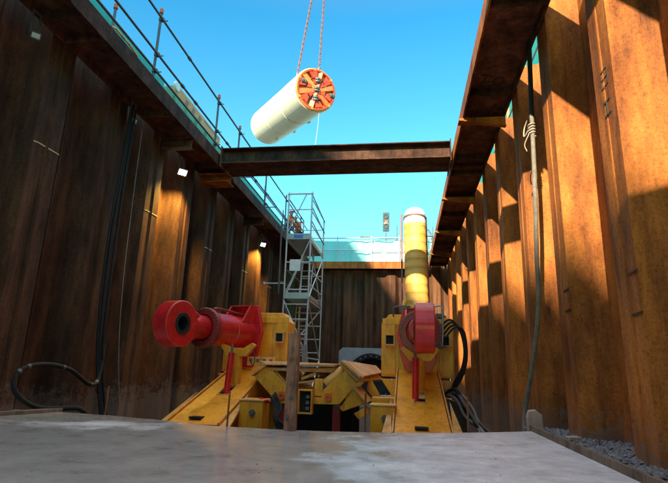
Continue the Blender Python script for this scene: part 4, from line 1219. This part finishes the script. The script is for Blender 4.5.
# ---------------------------------------------------------------- workers
def skinned(name, verts, edges, rad, mat, parent, lvl=2):
    me = bpy.data.meshes.new(name)
    o0 = ORI[parent.name]
    me.from_pydata([tuple(Vector(v) - o0) for v in verts], edges, [])
    o = bpy.data.objects.new(name, me); COL.objects.link(o); o.parent = parent
    me.materials.append(M[mat])
    sm = o.modifiers.new('skin', 'SKIN'); sm.use_smooth_shade = True
    for i, r in enumerate(rad):
        sv = me.skin_vertices[0].data[i]
        sv.radius = r if isinstance(r, tuple) else (r, r)
        sv.use_root = (i == 0)
    sb = o.modifiers.new('sub', 'SUBSURF'); sb.levels = lvl; sb.render_levels = lvl
    ORI[o.name] = o0
    return o
def worker(x, y, z, yaw, lean, label, reach):
    t = thing('person', (x, y, z), label, 'person')
    c, s = math.cos(yaw), math.sin(yaw)
    def W(p):
        k = p[2]
        f = p[1] + (lean * max(0, k - .95))
        return (x + p[0] * c - f * s, y + p[0] * s + f * c, z + k)
    V = [(0, 0, .95), (0, 0, 1.12), (0, 0, 1.35), (0, 0, 1.48), (0, .01, 1.56), (0, .02, 1.68),
         (.19, 0, 1.42), (.27, .10, 1.18), (.25, reach, 1.08), (.25, reach + .09, 1.06),
         (-.19, 0, 1.42), (-.27, .10, 1.18), (-.25, reach, 1.08), (-.25, reach + .09, 1.06),
         (.10, 0, .90), (.11, .03, .50), (.12, 0, .08), (.12, .16, .03),
         (-.10, 0, .90), (-.11, .03, .50), (-.12, 0, .08), (-.12, .16, .03)]
    E_ = [(0, 1), (1, 2), (2, 3), (3, 4), (4, 5), (3, 6), (6, 7), (7, 8), (8, 9), (3, 10), (10, 11), (11, 12), (12, 13), (0, 14), (14, 15), (15, 16), (16, 17), (0, 18), (18, 19), (19, 20), (20, 21)]
    Rd = [.13, .12, .14, .08, .055, .10, .055, .045, .035, .03, .055, .045, .035, .03, .085, .06, .045, .04, .085, .06, .045, .04]
    body = skinned('body', [W(v) for v in V], E_, Rd, 'skin', t)
    # fingers and face
    for sx in (1, -1):
        fg = MB()
        for k in range(4):
            a = Vector(W((sx * (.225 + .018 * k), reach + .10, 1.065))); b = Vector(W((sx * (.225 + .018 * k), reach + .17 + (.01 if k in (1, 2) else 0), 1.045))); e = Vector(W((sx * (.225 + .018 * k), reach + .18, 1.01)))
            fg.tube([a, b, e], .009, 6)
        fg.tube([Vector(W((sx * .215, reach + .06, 1.07))), Vector(W((sx * .19, reach + .11, 1.06)))], .011, 6)
        fg.build('glove', 'black', t)
    fc = MB(); fc.tube([Vector(W((0, .115, 1.70))), Vector(W((0, .14, 1.66)))], .012, 6)
    for sx in (-1, 1): fc.cyl(W((sx * .035, .105, 1.70)), W((sx * .035, .115, 1.70)), .010, n=8)
    fc.build('face', 'skin', t)
    JV = [V[i] for i in (0, 1, 2, 3, 6, 7, 8, 10, 11, 12)]
    skinned('jacket', [W(v) for v in JV], [(0, 1), (1, 2), (2, 3), (3, 4), (4, 5), (5, 6), (3, 7), (7, 8), (8, 9)], [.165, .155, .17, .10, .08, .065, .055, .08, .065, .055], 'hivis', t)
    st_ = MB()
    for zz in (1.12, 1.28):
        pts = [Vector(W((.185 * math.cos(a), .15 * math.sin(a), zz))) for a in [2 * PI * i / 20 for i in range(21)]]
        st_.tube(pts, .018, 5)
    st_.build('reflective_band', 'white2', t)
    TV = [V[i] for i in (0, 14, 15, 16, 18, 19, 20)]
    skinned('trousers', [W(v) for v in TV], [(0, 1), (1, 2), (2, 3), (0, 4), (4, 5), (5, 6)], [.15, .10, .08, .07, .10, .08, .07], 'navy', t)
    h = MB().lathe(W((0, .02, 1.70)), (0, 0, 1), [(.155, 0), (.135, .005), (.128, .05), (.10, .10), (.05, .128), (0, .135)], 24)
    h.prism([W((-.09, .11, 1.70)), W((.09, .11, 1.70)), W((.06, .20, 1.69)), W((-.06, .20, 1.69))], (0, 0, .012))
    h.build('helmet', 'white2', t, smooth=True)
    return t
worker(-5.72, 23.3, ZG + .02, R(-100), .25, 'worker in orange jacket leaning on the rail left of the scaffold tower top', .32)
worker(-5.42, 24.6, ZG + .02, R(150), .45, 'worker in an orange jacket bending behind the tower top rail, right of the other', .22)
o = MB().bb(-6.3, -5.15, 22.4, 25.4, ZG - .06, ZG + .02)
tag(o.build('walkway_board', 'board', bevel=.004), 'timber walkway board at the pit edge under the two workers', 'board')
